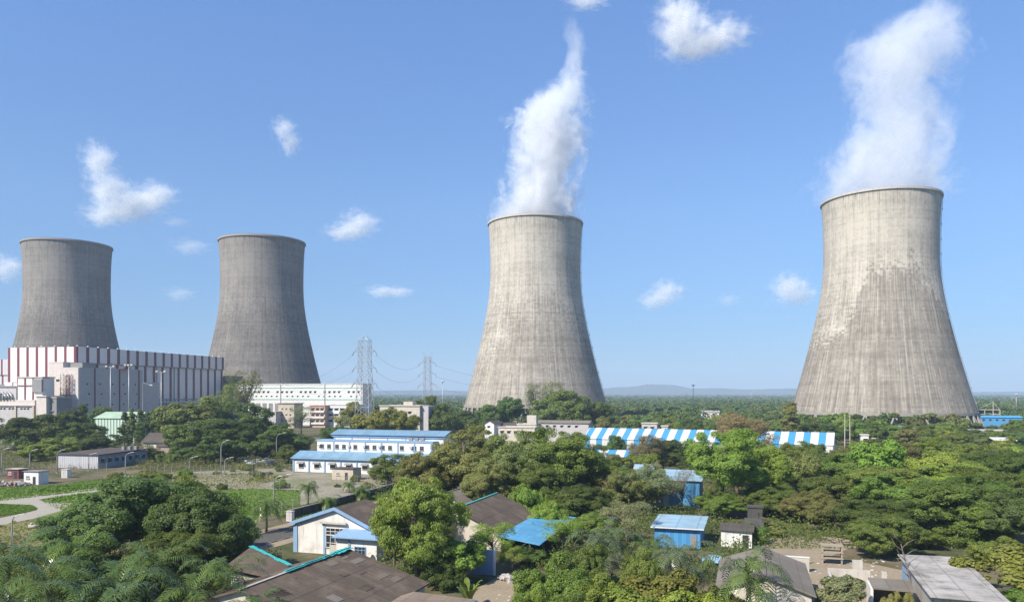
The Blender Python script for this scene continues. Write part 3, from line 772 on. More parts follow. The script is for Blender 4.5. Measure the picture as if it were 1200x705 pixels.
BLACK = paint('blackened_wall', (0.055, 0.052, 0.05), 0.9, 0.3)
TEAL = paint('teal_band', (0.16, 0.45, 0.40), 0.6, 0.2)
TURQ = paint('turquoise_sheet', (0.045, 0.42, 0.39), 0.4, 0.2)
PATCHY = paint('peeling_whitewash', (0.70, 0.68, 0.63), 0.85, 0.75, 0.55, True, (0.36, 0.31, 0.26))
CONC = paint('plain_concrete', (0.40, 0.37, 0.32), 0.9, 0.5)
PALECONC = paint('pale_concrete', (0.50, 0.46, 0.40), 0.9, 0.45)
WOOD = paint('weathered_wood', (0.33, 0.27, 0.20), 0.9, 0.4)
GLASS, nt, b = new_mat('window_glass'); b.inputs['Base Color'].default_value = (0.03, 0.04, 0.05, 1); b.inputs['Roughness'].default_value = 0.12
HALL_END = striped('hall_end_cladding', (0.70, 0.66, 0.61), (0.17, 0.035, 0.045), 0, 6.7, 1.8, 1.0)
HALL_LONG = striped('hall_long_cladding', (0.60, 0.57, 0.55), (0.11, 0.018, 0.03), 1, 8.45, 2.5, 1.2)
GREENSTRIPE = striped('green_white_sheet', (0.56, 0.60, 0.54), (0.16, 0.31, 0.20), 0, 1.75, 0.85, 0.0)
GREENROOF = corrugated('pale_green_roof', (0.36, 0.48, 0.34), 0, 0.9, 4.0, 0.6, 0.3)
SHEDSTRIPE = striped('blue_white_sheet', (0.60, 0.59, 0.57), (0.05, 0.26, 0.46), 0, 5.4, 2.6, 0.0, 0.5, 0.6, 0.4)
BLUEROOF = corrugated('blue_sheet_roof', (0.16, 0.275, 0.37), 0, 0.7, 6.0, 0.45, 0.25, (0.35, 0.45, 0.52))
PALEBLUEROOF = corrugated('pale_blue_roof', (0.29, 0.44, 0.54), 1, 0.7, 3.2, 0.45, 0.6, (0.25, 0.22, 0.2))
AWNING = corrugated('turquoise_awning', (0.085, 0.30, 0.50), 0, 0.5, 4.0, 0.45, 0.25, (0.28, 0.5, 0.6))
BROWNROOF = corrugated('brown_cement_roof', (0.108, 0.081, 0.060), 1, 0.36, 3.9, 0.95, 0.85, (0.19, 0.145, 0.105))
GREYROOF = corrugated('grey_cement_roof', (0.185, 0.16, 0.13), 1, 0.36, 1.9, 0.92, 0.45, (0.28, 0.25, 0.2))
PALEROOF = corrugated('pale_sheet_roof', (0.40, 0.375, 0.34), 1, 0.5, 3.0, 0.85, 0.95, (0.15, 0.13, 0.108))
DARKROOF = corrugated('dark_rusty_roof', (0.085, 0.07, 0.062), 0, 0.4, 2.2, 0.9, 0.5, (0.15, 0.115, 0.09))

# ------------------------------------------------------------------ building helpers (local frame: x along the front, y away from the camera)
def window(par, c, n, w_, h_, frame=WHITE, bars=1, sill=True, deep=0.12, cross=True):
    """window with frame, pane and sill; c = centre on the wall, n = outward axis: '-y', '+x' or '-x'"""
    x, y, z = c
    def bx(mb, u0, u1, v0, v1, d0, d1):
        if n == '-y': mb.box(x + u0, x + u1, y - d1, y - d0, z + v0, z + v1)
        elif n == '+x': mb.box(x + d0, x + d1, y + u0, y + u1, z + v0, z + v1)
        else: mb.box(x - d1, x - d0, y + u0, y + u1, z + v0, z + v1)
    f = MB(); t = min(0.09, w_ * 0.12); a, q = w_ / 2, h_ / 2
    bx(f, -a, -a + t, -q, q, 0.0, deep); bx(f, a - t, a, -q, q, 0.0, deep)
    bx(f, -a + t, a - t, q - t, q, 0.0, deep); bx(f, -a + t, a - t, -q, -q + t, 0.0, deep)
    for i in range(bars):
        u = -a + (i + 1) * w_ / (bars + 1); bx(f, u - t * .35, u + t * .35, -q + t, q - t, 0.025, deep - 0.02)
    if cross: bx(f, -a + t, a - t, q * 0.25 - t * .35, q * 0.25 + t * .35, 0.03, deep - 0.03)
    o = f.build('window', frame, par)
    p = MB(); bx(p, -a + t, a - t, -q + t, q - t, 0.004, 0.02); p.build('pane', GLASS, o)
    if sill:
        s_ = MB(); bx(s_, -a - .1, a + .1, -q - .1, -q, 0.0, deep + 0.12); s_.build('sill', CONC, o)
    return o
def hole(par, c, n, w_, h_, mat=None, name='window'):
    """small far window: a dark recessed box with a lip"""
    x, y, z = c; mb = MB(); t = 0.16; a, q = w_ / 2, h_ / 2
    def bx(u0, u1, v0, v1, d0, d1, m):
        if n == '-y': mb.box(x + u0, x + u1, y - d1, y - d0, z + v0, z + v1, m)
        elif n == '+x': mb.box(x + d0, x + d1, y + u0, y + u1, z + v0, z + v1, m)
    bx(-a, a, -q, q, 0.003, 0.05, 1); bx(-a - t, a + t, q, q + t * 1.6, 0.0, 0.5, 0)
    return mb.build(name, [mat or GREY, GLASS], par)
def box_part(par, name, mat, x0, x1, y0, y1, z0, z1):
    return MB().box(x0, x1, y0, y1, z0, z1).build(name, mat, par)
def flat_block(par, wall, x0, x1, y0, y1, h, cop=None, lip=0.35):
    """walls with parapet coping and a sunken roof deck"""
    box_part(par, 'wall', wall, x0, x1, y0, y1, 0, h - 0.5)
    mb = MB(); t = 0.35
    mb.box(x0 - lip, x1 + lip, y0 - lip, y0 + t, h - 0.5, h); mb.box(x0 - lip, x1 + lip, y1 - t, y1 + lip, h - 0.5, h)
    mb.box(x0 - lip, x0 + t, y0 + t, y1 - t, h - 0.5, h); mb.box(x1 - t, x1 + lip, y0 + t, y1 - t, h - 0.5, h)
    mb.build('parapet', cop or wall, par)
def gable(par, wall, roofm, x0, x1, y0, y1, eave, ridge, axis='x', over=0.5, th=0.12, trim=None, wallname='wall'):
    """gabled walls and two roof plates; the ridge runs along the local axis"""
    mb = MB()
    if axis == 'x':
        ym = (y0 + y1) / 2; pr = [(y0, 0), (y1, 0), (y1, eave), (ym, ridge), (y0, eave)]
        A = [(x0, a, b_) for a, b_ in pr]; Bq = [(x1, a, b_) for a, b_ in pr]
    else:
        xm = (x0 + x1) / 2; pr = [(x0, 0), (x1, 0), (x1, eave), (xm, ridge), (x0, eave)]
        A = [(a, y1, b_) for a, b_ in pr]; Bq = [(a, y0, b_) for a, b_ in pr]
    n = 5; mb.add(A + Bq, [tuple(range(4, -1, -1)), tuple(range(5, 10))] + [(i, (i + 1) % n, n + (i + 1) % n, n + i) for i in range(n)])
    mb.build(wallname, wall, par)
    half = ((y1 - y0) if axis == 'x' else (x1 - x0)) / 2; sl = (ridge - eave) / half
    e = half + over; ze = ridge - sl * e + th + 0.02; zr = ridge + th + 0.02
    for s in (-1, 1):
        r = MB()
        if axis == 'x':
            top = [(x0 - over, ym + s * e, ze), (x1 + over, ym + s * e, ze), (x1 + over, ym + s * .004, zr), (x0 - over, ym + s * .004, zr)]
        else:
            top = [(xm + s * e, y0 - over, ze), (xm + s * e, y1 + over, ze), (xm + s * .004, y1 + over, zr), (xm + s * .004, y0 - over, zr)]
        a = Vector(top[1]) - Vector(top[0]); b_ = Vector(top[2]) - Vector(top[0])
        if a.cross(b_).z < 0: top = top[::-1]
        r.slab(top, th); r.build('roof_panel', roofm, par)
    cap = MB()
    if axis == 'x': cap.box(x0 - over, x1 + over, ym - .18, ym + .18, zr + 0.005, zr + .06)
    else: cap.box(xm - .18, xm + .18, y0 - over, y1 + over, zr + 0.005, zr + .06)
    cap.build('ridge_cap', trim or roofm, par)
HALL_RZ = math.atan2(-.2294, .9733); VIL_RZ = math.atan2(-.31, .95)

# ------------------------------------------------------------------ turbine hall with its annexes
hall = thing('turbine_hall', 'huge white turbine hall with dark red vertical stripes on every side', 'industrial building', (-256, 450, 0), HALL_RZ)
box_part(hall, 'wall', GREY, -47.6, -0.3, 0.3, 145, 0, 50.6)
box_part(hall, 'end_wall', HALL_END, -48, 0, 0, 0.3, 0, 51)
box_part(hall, 'long_wall', HALL_LONG, -0.3, 0.002, 0.302, 145.2, 0, 42.5)
box_part(hall, 'upper_band', HALL_LONG, 0.004, 1.0, -0.05, 145.6, 41.9, 51.2)
box_part(hall, 'flashing', DGREY, 0.006, 1.15, -0.1, 145.7, 41.4, 41.88)
box_part(hall, 'roof', GREY, -47.4, -0.4, 0.4, 145, 50.62, 50.9)
for i in range(18):
    mb = MB(); mb.lathe([(0.35, 0), (0.35, 0.9), (0.95, 1.0), (0.95, 1.5), (0.2, 1.9)], 10)
    v = mb.build('roof_vent', WHITE, hall, True); v.location = (-1.3, 3 + i * 8.2, 50.9); v.scale = (.62, .62, .62)
for i in range(5):
    mb = MB(); mb.lathe([(0.35, 0), (0.35, 0.9), (0.95, 1.0), (0.95, 1.5), (0.2, 1.9)], 10)
    v = mb.build('roof_vent', WHITE, hall, True); v.location = (-44 + i * 9.5, 1.3, 50.9); v.scale = (.62, .62, .62)
for y_, z_ in ((52, 0), (70, 0), (88, 0)):
    MB().bar((0.35, y_, 2), (0.35, y_, 42), 0.22).build('downpipe', DGREY, hall)
side = thing('turbine_hall', 'grey striped block joined to the far left side of the turbine hall', 'industrial building', at(0, 460, 470) * 1.0, HALL_RZ)
side.location.z = 0
SIDE_END = striped('annex_cladding', (0.55, 0.54, 0.55), (0.18, 0.05, 0.06), 0, 6.7, 1.4, 3.0)
box_part(side, 'wall', SIDE_END, -60, 2.8, 4, 60, 0, 44); box_part(side, 'upper_band', SIDE_END, -60, 3.0, 3.4, 4, 35, 44.6)

blk = thing('service_block', 'grey windowed service block against the shaded side of the turbine hall', 'industrial building', (-256, 450, 0), HALL_RZ)
flat_block(blk, GREY, 6, 18.4, -16.2, 34, 38.3, GREY, 0.1)
box_part(blk, 'lower_wing', GREY, 1.2, 18.5, 34.3, 49, 0, 30.5)
for z_ in (29.0, 23.3, 17.2, 11.0):
    for y_ in (-11, -1.5, 8.5, 17.5, 27.5, 38):
        if z_ > 28 and y_ > 36: continue
        hole(blk, (18.41, y_ + (1.3 if z_ == 23.3 else 0), z_), '+x', 1.1, 0.9)
for y_ in (-5.5, 14, 30.5): MB().bar((18.7, y_, 3), (18.7, y_, 38.2), 0.3).build('downpipe', MAROON, blk)
box_part(blk, 'canopy', MAROON, 18.5, 21.5, 14, 20, 38.4, 39.0)
box_part(blk, 'plant_box', DGREY, 8, 16, -12, -2, 38.3, 41)
endm = thing('service_block', 'sunlit pale pink end block beside the grey service block and lattice frame', 'industrial building', (-256, 450, 0), HALL_RZ)
flat_block(endm, PINK, 6.05, 18.42, -17.6, -16.25, 38.1, PINK, 0.05)
flat_block(endm, PINK, -4, 5.9, -15, -0.6, 41.5, PINK, 0.1)
hole(endm, (2.5, -15.01, 31), '-y', 2.6, 1.2)
mast = thing('lattice_frame', 'tall red and white lattice frame standing against the pale end block', 'steel frame', (-256, 450, 0), HALL_RZ)
mb = MB()
xa, xb, yf = 9.2, 14.4, -20.4
for x_ in (xa, xb):
    for y_ in (yf, yf + 2.2): mb.bar((x_, y_, 0), (x_, y_, 34.5), 0.22, n=4)
for k in range(12):
    z0_, z1_ = 1.0 + k * 2.8, 3.8 + k * 2.8
    mb.bar((xa, yf, z0_), (xb, yf, z1_), 0.12, n=4); mb.bar((xb, yf, z0_), (xa, yf, z1_), 0.12, n=4)
    mb.bar((xa, yf, z0_), (xb, yf, z0_), 0.14, n=4)
    mb.bar((xa, yf, z0_), (xa, yf + 2.2, z1_), 0.1, n=4); mb.bar((xb, yf, z0_), (xb, yf + 2.2, z1_), 0.1, n=4)
mb.build('lattice', PALECONC, mast)
sh = MB()
sh.box(xa + 1.3, xb - 1.3, yf + 2.4, yf + 2.7, 0, 34); sh.build('shaft', MAROON, mast)

low = thing('annex_building', 'long low grey annex with a pale cornice and row of small vents, left edge', 'industrial building', at(42, 460, 400), HALL_RZ)
low.location.z = 0
box_part(low, 'wall', GREY, -60, -0.5, 0, 14, 0, 17.2)
mb = MB(); mb.extrude([(-60, -0.8, 17.2), (0, -0.8, 17.2), (0, 14, 17.2), (-60, 14, 17.2)], 0.8); mb.box(-60, -0.4, -0.3, 13, 18.0, 20.2); mb.build('cornice', PINK, low)
for i in range(12): hole(low, (-5 - i * 2.1 - (i // 3) * 1.2, -0.01, 15.6), '-y', 1.1, 0.8)
for x_ in (-1.2, -12.5, -24): MB().box(x_ - .5, x_ + .5, -0.6, -0.02, 0, 17.1).build('pilaster', TAN, low)
lit = thing('annex_building', 'small sunlit pink annex with flat roof between long low annex and grey box', 'industrial building', at(42.5, 460, 398), HALL_RZ)
lit.location.z = 0; flat_block(lit, PINK, 0, 6.2, 0, 10, 22.5, PINK, 0.5)
dk = thing('annex_building', 'dark grey boxy annex in front of the pale end block', 'industrial building', at(56.5, 460, 399), HALL_RZ)
dk.location.z = 0; flat_block(dk, DGREY, 0.2, 5.2, 0, 9, 21.8, PALECONC, 0.4); hole(dk, (2.6, -0.01, 14), '-y', 1.2, 0.9)
pl = thing('plant_room', 'white plant room with red frame lines and a dark box behind the low annex', 'industrial building', at(21, 460, 418), HALL_RZ)
pl.location.z = 0
box_part(pl, 'wall', WHITE, 0, 16, 0, 8, 0, 32); box_part(pl, 'dark_box', DGREY, 10.5, 16.6, -1.2, -0.01, 24.5, 31.4)
for x_ in (4.4, 9.6): box_part(pl, 'frame_post', MAROON, x_, x_ + .8, -.3, -.005, 15, 32.1)
box_part(pl, 'frame_rail', MAROON, 0, 10.4, -.36, -.31, 27.6, 28.1); box_part(pl, 'roof', PALECONC, -0.3, 16.4, -0.4, 8.3, 32.1, 32.7)
pl2 = thing('plant_room', 'grey flat roofed plant room with white boxes on top, left edge', 'industrial building', at(20, 460, 425), HALL_RZ)
pl2.location.z = 0
box_part(pl2, 'wall', GREY, -40, -0.6, 0, 12, 0, 26.5)
for x_, w_, h_ in ((-9.5, 5, 3.4), (-3.5, 2.4, 3.0), (-17, 4, 2.2)): box_part(pl2, 'rooftop_box', WHITE, x_, x_ + w_, 1, 5, 26.5, 26.5 + h_)
mb = MB(); mb.bar((-20, 0.4, 27.5), (-1, 0.4, 27.5), 0.35); mb.build('rooftop_pipe', DGREY, pl2)
duct = thing('pipe_bend', 'curved steel ducts rising above the long low annex roof', 'duct', at(6, 460, 404), HALL_RZ)
duct.location.z = 20.3
for i in range(3):
    mb = MB(); mb.tube([(-3 + i * 2.1, 0, -0.1), (-3 + i * 2.1, 0, 2.2), (-2.6 + i * 2.1, 0, 3.4), (-1.6 + i * 2.1, 0, 3.8), (0.2 + i * 2.1, 0, 2.5), (1.2 + i * 2.1, 0, 0.2)], 0.7, 0, 10)
    mb.build('duct', M_STEEL, duct, True)

# floodlight masts before the hall
def flood_mast(px, pyt, d, label, arm=2.2, heads=2, group=None):
    p = at(px, pyt, d); t = thing('floodlight_mast', label, 'floodlight', (p.x, d, 0), HALL_RZ, group)
    MB().bar((0, 0, 0), (0, 0, p.z), 0.34, n=8, r2=0.16).build('pole', M_STEEL, t, True)
    mb = MB(); mb.bar((-arm, 0, p.z), (arm, 0, p.z), 0.12); mb.build('cross_arm', M_STEEL, t)
    for i in range(heads):
        x_ = -arm + i * 2 * arm / max(heads - 1, 1)
        h = MB(); h.box(x_ - .65, x_ + .65, -0.6, 0.2, p.z + 0.1, p.z + 0.9); h.build('lamp_head', PALECONC, t)
flood_mast(129.5, 430, 402, 'tall two-headed floodlight mast in front of the grey service block')
flood_mast(189, 436, 405, 'tall two-headed floodlight mast in front of the striped hall side', 2.4)
flood_mast(151, 428.5, 415, 'floodlight mast with flat square arm near the middle of the service block', 2.0, 3)
gm_ = at(167.5, 448, 400); t = thing('floodlight_mast', 'gooseneck lamp pole with its arm to the right below the hall', 'floodlight', (gm_.x, 400, 0), HALL_RZ)
mb = MB(); mb.bar((0, 0, 0), (0, 0, gm_.z), .3, n=8, r2=.18); mb.build('pole', DGREY, t); mb = MB(); mb.bar((0, 0, gm_.z), (4.2, 0, gm_.z - 1.2), .14); mb.build('arm', DGREY, t)
box_part(t, 'lamp_head', PALECONC, 4.2, 6, -.4, .4, gm_.z - 1.6, gm_.z - 1.0)
gan = thing('pipe_gantry', 'low steel pipe gantry at the foot of the striped hall side', 'gantry', (-256, 450, 0), HALL_RZ)
mb = MB()
for i in range(9):
    mb.bar((8, 52 + i * 9, 0), (8, 52 + i * 9, 20), .3, n=4)
for z_ in (16, 19.5): mb.bar((8, 52, z_), (8, 124, z_), .35, n=6)
mb.build('frame', DGREY, gan); MB().bar((8.8, 52, 17.6), (8.8, 124, 17.6), .7, n=8).build('pipe', M_STEEL, gan)

# ------------------------------------------------------------------ long white office block and annexes
off = thing('office_block', 'very long white office block with teal bands and two rows of small windows', 'office building', (-109, 560, 0), HALL_RZ)
flat_block(off, WHITE, -106, 0, 0, 16, 30.8, WHITE, 0.3)
for z_ in (27.3, 18.8): box_part(off, 'band', TEAL, -106.1, 0.1, -0.14, -0.003, z_, z_ + .55)
for i in range(27):
    if i % 5 != 3: hole(off, (-3.2 - i * 3.85, -.005, 24.6), '-y', 1.7, 1.5, WHITE)
for i in range(24):
    if i % 6 != 2: hole(off, (-4.8 - i * 4.3, -.005, 21.4), '-y', 1.1, 1.0, WHITE)
for x_ in (-30, -66): MB().bar((x_, -.3, 0), (x_, -.3, 30), .25).build('downpipe', GREY, off)
for i in range(8): box_part(off, 'portal', DGREY, -102 + i * 5.2, -98.4 + i * 5.2, -.06, -.004, 9.5, 16.2)
ann = thing('office_annex', 'orange framed three-storey annex with white balconies before the long white block', 'office building', at(363, 460, 532), HALL_RZ)
ann.location.z = 0
flat_block(ann, ORANGE, 0, 11.5, 0, 12, 15.4, ORANGE, .4)
for z_ in (4.5, 8.6, 12.6):
    box_part(ann, 'balcony', WHITE, .4, 11.1, -.9, -.005, z_ - 2.2, z_ - 1.0)
    for x_ in (2.4, 5.8, 9.2): hole(ann, (x_, -.006, z_ + .1), '-y', 2.3, 1.6, ORANGE)
ann2 = thing('office_annex', 'white annex with ribbon windows right of the orange framed annex', 'office building', at(384, 460, 535), HALL_RZ)
ann2.location.z = 0
flat_block(ann2, WHITE, 0, 22, 0, 12, 16, WHITE, .4)
for z_ in (4.6, 8.7, 12.6):
    for i in range(5): hole(ann2, (2.4 + i * 4.2, -.006, z_), '-y', 3.0, 1.6, WHITE)
tan = thing('office_annex', 'tan plastered block with dark flat roof beside the orange framed annex', 'office building', at(326, 460, 525), HALL_RZ)
tan.location.z = 0
flat_block(tan, TAN, 0, 12, 0, 12, 17, DGREY, .5)
for z_ in (5, 9, 13):
    for x_ in (3, 6, 9): hole(tan, (x_, -.006, z_), '-y', .9, .9, TAN)
dko = thing('office_annex', 'low grey block left of the tan plastered block', 'office building', at(306, 460, 520), HALL_RZ)
dko.location.z = 0; flat_block(dko, GREY, 0, 11, 0, 9, 11.5, GREY, .3)
crm = thing('office_block', 'cream flat roofed house with shade-grey side half hidden by yellow-green trees', 'building', at(445, 460, 400), HALL_RZ)
crm.location.z = 0
flat_block(crm, CREAM, 0, 22, 0, 14, 17.6, PALECONC, .4); box_part(crm, 'stair_head', CREAM, 12, 17, 3, 8, 17.6, 19.4)
box_part(crm, 'shaded_side', GREY, 22.1, 26, 2, 14, 0, 17.2)  # grey colour stands in for the shade on this side of the house
for i in range(4): hole(crm, (3 + i * 4.5, -.006, 13.8), '-y', 1.6, 1.3, CREAM)

# ------------------------------------------------------------------ green striped shed, brown roofed house, small huts
gs = thing('warehouse', 'small green and white striped shed with pale green roof', 'shed', at(111, 460, 378), HALL_RZ)
gs.location.z = 0; gable(gs, GREENSTRIPE, GREENROOF, 0, 25, 0, 16, 11.6, 14.4, 'x', .5)
bh = thing('house', 'low house with dark brown roof under the trees beside the arched huts', 'house', at(168, 460, 318), HALL_RZ)
bh.location.z = 0; gable(bh, WHITE, DARKROOF, 0, 15, 0, 10, 4.0, 7.2, 'x', .8)
for i in range(3): window(bh, (2.5 + i * 4.5, 0, 2.2), '-y', 1.6, 1.4)
def arched(px, d, w_, label):
    t = thing('arched_hut', label, 'hut', at(px, 460, d), HALL_RZ); t.location.z = 0
    pts = [(-w_ / 2, 0), (w_ / 2, 0), (w_ / 2, 2.4)] + [(w_ / 2 * math.cos(PI * k / 10), 2.4 + w_ * .36 * math.sin(PI * k / 10)) for k in range(1, 10)] + [(-w_ / 2, 2.4)]
    mb = MB(); n = len(pts); A = [(x, 8, z) for x, z in pts]; Bq = [(x, 0, z) for x, z in pts]
    mb.add(A + Bq, [tuple(range(n - 1, -1, -1)), tuple(range(n, 2 * n))], 0); mb.build('wall', BLUE, t)
    r = MB(); ro = [(x * 1.03, z + .12) for x, z in pts[2:]]; m_ = len(ro)
    A = [(x, 8.3, z) for x, z in ro]; Bq = [(x, -.3, z) for x, z in ro]
    r.add(A + Bq, [(i, i + 1, m_ + i + 1, m_ + i) for i in range(m_ - 1)]); r.build('vault_roof', GREY, t, True)
    box_part(t, 'door', DGREY, -.9, .9, -.06, -.004, 0, 2.2)
arched(206, 312, 6.0, 'arched pale blue hut right of the brown roofed house')
arched(219, 316, 5.6, 'second arched pale blue hut, partly covered by the large dark trees')
rs = thing('hut', 'small rust coloured hut with a white lean-to below the arched huts', 'hut', at(183, 460, 292), HALL_RZ)
rs.location.z = 0; gable(rs, paint('rusty_wall', (.33, .24, .2), .9, .5), DARKROOF, 0, 6.5, 0, 5, 3.6, 4.4, 'x', .3)
box_part(rs, 'door', DARK, 2.4, 3.5, -.05, -.004, 0, 2.1)
ls = thing('long_shed', 'long low grey shed with pale corrugated end and dark flat roof behind the wire fence', 'shed', (-131, 243, 0), HALL_RZ)
LSW = striped('weathered_sheet', (.46, .45, .46), (.36, .36, .38), 0, .8, .4, 0, .7, 0, .5)
box_part(ls, 'end_wall', LSW, -15, 0, 0, .3, 0, 4.3); box_part(ls, 'wall', paint('bluish_grey_sheet', (.24, .28, .34), .8, .5), -14.9, .0, .31, 22.6, 0, 4.25)
mb = MB(); mb.slab([(-15.6, -.5, 4.5), (.7, -.5, 4.5), (.7, 23.2, 4.9), (-15.6, 23.2, 4.9)], .18); mb.build('roof', DARKROOF, ls)
for i in range(7): hole(ls, (.005, 2 + i * 3.1, 2.4), '+x', 1.5, 1.3, GREY)
for i in range(3): box_part(ls, 'roof_tank', DGREY, -4 + i * 1.6, -3 + i * 1.6, 15 + i, 16 + i, 4.8, 6.0)

def cabin(px, py, d_, w_, h_, dep, wallm, roofm, label, name='cabin', rz=HALL_RZ):
    p = onz(px, py); t = thing(name, label, 'cabin', p, rz)
    box_part(t, 'wall', wallm, 0, w_, 0, dep, 0, h_)
    mb = MB(); mb.slab([(-.25, -.3, h_ + .22), (w_ + .25, -.3, h_ + .22), (w_ + .25, dep + .3, h_ + .12), (-.25, dep + .3, h_ + .12)], .12); mb.build('roof', roofm, t)
    box_part(t, 'door', DARK, w_ * .62, w_ * .62 + .85, -.05, -.004, 0, 2.05)
    window(t, (w_ * .28, 0, h_ * .58), '-y', 1.0, .8)
    return t
cabin(28, 567, 0, 4.6, 3.3, 3.2, WHITE, DGREY, 'white site cabin with dark flat roof beside the scrap heap')
cabin(8, 560.5, 0, 4.0, 2.6, 3, MAROON, PALECONC, 'maroon site cabin with pale roof left of the white site cabin')
cb = thing('cabinet', 'white upright cabinet standing alone behind the lawn', 'cabinet', onz(72, 559.5), HALL_RZ)
box_part(cb, 'body', WHITE, 0, 1.9, 0, 1.5, 0, 2.3); box_part(cb, 'door', GREY, .25, 1.65, -.04, -.004, .2, 2.1); box_part(cb, 'cap', PALECONC, -.12, 2.02, -.12, 1.62, 2.303, 2.42)
cabin(389, 561.5, 0, 6.6, 3.0, 4.5, TAN, DARKROOF, 'tan gatehouse with blue door before the blue and white building', 'gatehouse', VIL_RZ)
ut = thing('utility_box', 'white utility box standing at the end of the black boundary wall', 'utility box', onz(335.5, 610), VIL_RZ)
box_part(ut, 'body', WHITE, 0, 1.15, 0, .9, 0, 1.75); box_part(ut, 'lid', PALECONC, -.1, 1.25, -.1, 1.0, 1.753, 1.85); box_part(ut, 'door', GREY, .12, 1.03, -.03, -.003, .2, 1.6)

# ------------------------------------------------------------------ three tiered blue and white building
tb = thing('workshop_building', 'three-tiered white building with light blue roofs, pilasters and hooded windows', 'building', (-67, 234.8, 0), VIL_RZ)
W3 = 44.0
box_part(tb, 'front_wall', WHITE, 0, W3, 0, 4.6, 0, 4.0)
mb = MB(); mb.slab([(-.5, -.7, 4.15), (W3 + .5, -.7, 4.15), (W3 + .5, 4.58, 6.1), (-.5, 4.58, 6.1)], .16); mb.build('lean_to_roof', BLUEROOF, tb)
box_part(tb, 'eave_band', BLUE, -.1, W3 + .1, -.16, -.004, 3.45, 3.95)
box_part(tb, 'middle_wall', WHITE, 5.6, W3 + .4, 4.62, 8.6, 0, 9.2); box_part(tb, 'middle_coping', BLUE, 5.4, W3 + .6, 4.45, 8.62, 9.2, 9.6)
box_part(tb, 'upper_wall', WHITE, 9, W3 + 2.2, 8.65, 16.6, 0, 11.0)
mb = MB(); mb.slab([(8.2, 7.9, 11.15), (W3 + 3, 7.9, 11.15), (W3 + 3, 12.8, 12.5), (8.2, 12.8, 12.5)], .16); mb.build('main_roof', BLUEROOF, tb)
mb = MB(); mb.slab([(8.2, 12.81, 12.5), (W3 + 3, 12.81, 12.5), (W3 + 3, 17.6, 11.15), (8.2, 17.6, 11.15)], .16); mb.build('main_roof', BLUEROOF, tb)
mb = MB(); mb.add([(W3 + 2.2, 8.65, 11.0), (W3 + 2.2, 16.6, 11.0), (W3 + 2.2, 12.7, 12.25), (W3 + 1.9, 8.65, 11.0), (W3 + 1.9, 16.6, 11.0), (W3 + 1.9, 12.7, 12.25)], [(0, 1, 2), (5, 4, 3), (0, 3, 4, 1), (1, 4, 5, 2), (2, 5, 3, 0)]); mb.build('gable_end', GREY, tb)
mb = MB(); mb.box(8.4, W3 + 2.8, 8.3, 8.64, 10.35, 10.8); mb.build('fascia', BLUE, tb)
for i in range(9):
    x_ = .05 + i * (W3 - .5) / 8
    box_part(tb, 'pilaster', BLUE, x_, x_ + .45, -.22, -.17 + .16, 0, 3.44)
    if x_ > 5.5: box_part(tb, 'pilaster', BLUE, x_ + .3, x_ + .7, 4.46, 4.615, 5.9, 9.19)
for i in range(8):
    x_ = 2.95 + i * (W3 - .5) / 8
    window(tb, (x_, 0, 1.9), '-y', 1.7, 1.25, DGREY, 2)
    mb = MB(); mb.slab([(x_ - 1.2, -1.0, 2.62), (x_ + 1.2, -1.0, 2.62), (x_ + 1.2, -.005, 3.1), (x_ - 1.2, -.005, 3.1)], .07); mb.build('window_hood', DGREY, tb)
ac_rng = random.Random(3)
for i in range(7):
    x_ = 7.6 + i * 5.2
    for dx in ((-.2, 2.2) if i in (0, 1, 3, 4, 6) else (.9,)):
        window(tb, (x_ + dx, 4.62, 7.6), '-y', 1.25, 1.25, DGREY, 1)
    if i % 2 == 0 or i == 3:
        mb = MB(); mb.box(x_ - 1.55, x_ - .75, 4.1, 4.6, 7.5, 8.1); mb.build('air_conditioner', PALECONC, tb)
for i in range(6): box_part(tb, 'clerestory_post', BLUE, 9.2 + i * 6.1, 9.5 + i * 6.1, 8.5, 8.645, 9.65, 10.34)
for i in range(3):
    mb = MB(); mb.box(35.5 + i * 1.9, 36.7 + i * 1.9, 7.2, 7.8, 9.62, 10.5); mb.build('air_conditioner', DGREY, tb)

# ------------------------------------------------------------------ long blue and white striped shed
sd = thing('striped_shed', 'very long shed with broad blue and white stripes down roof and walls', 'shed', (33.8, 331, 0), math.atan2(-.43, .90))
gable(sd, SHEDSTRIPE, SHEDSTRIPE, 0, 97, -8, 8, 4.8, 8.9, 'x', .25, .12)
for i in range(40):
    mb = MB(); mb.bar((1.5 + i * 2.4, 0, 9.0), (1.5 + i * 2.4, 0, 9.45), .16, n=6); mb.build('ridge_vent', DGREY, sd)

# ------------------------------------------------------------------ village roofs near the camera
def ridge_house(label, name, T, L, half, eave, wallm, roofm, wall_drop=0.25, verge=None, th=.14):
    """T, L: far and near end of the ridge (points); roofs fall to both sides"""
    a = (T - L); ln = Vector((a.x, a.y, 0)).length; rz = math.atan2(a.y, a.x) - PI / 2
    t = thing(name, label, 'house', (L.x, L.y, 0), rz)
    rg = (T.z + L.z) / 2
    gable(t, wallm, roofm, -half, half, 0, ln, eave - wall_drop, rg - wall_drop, 'y', .45, th, verge)
    return t, ln
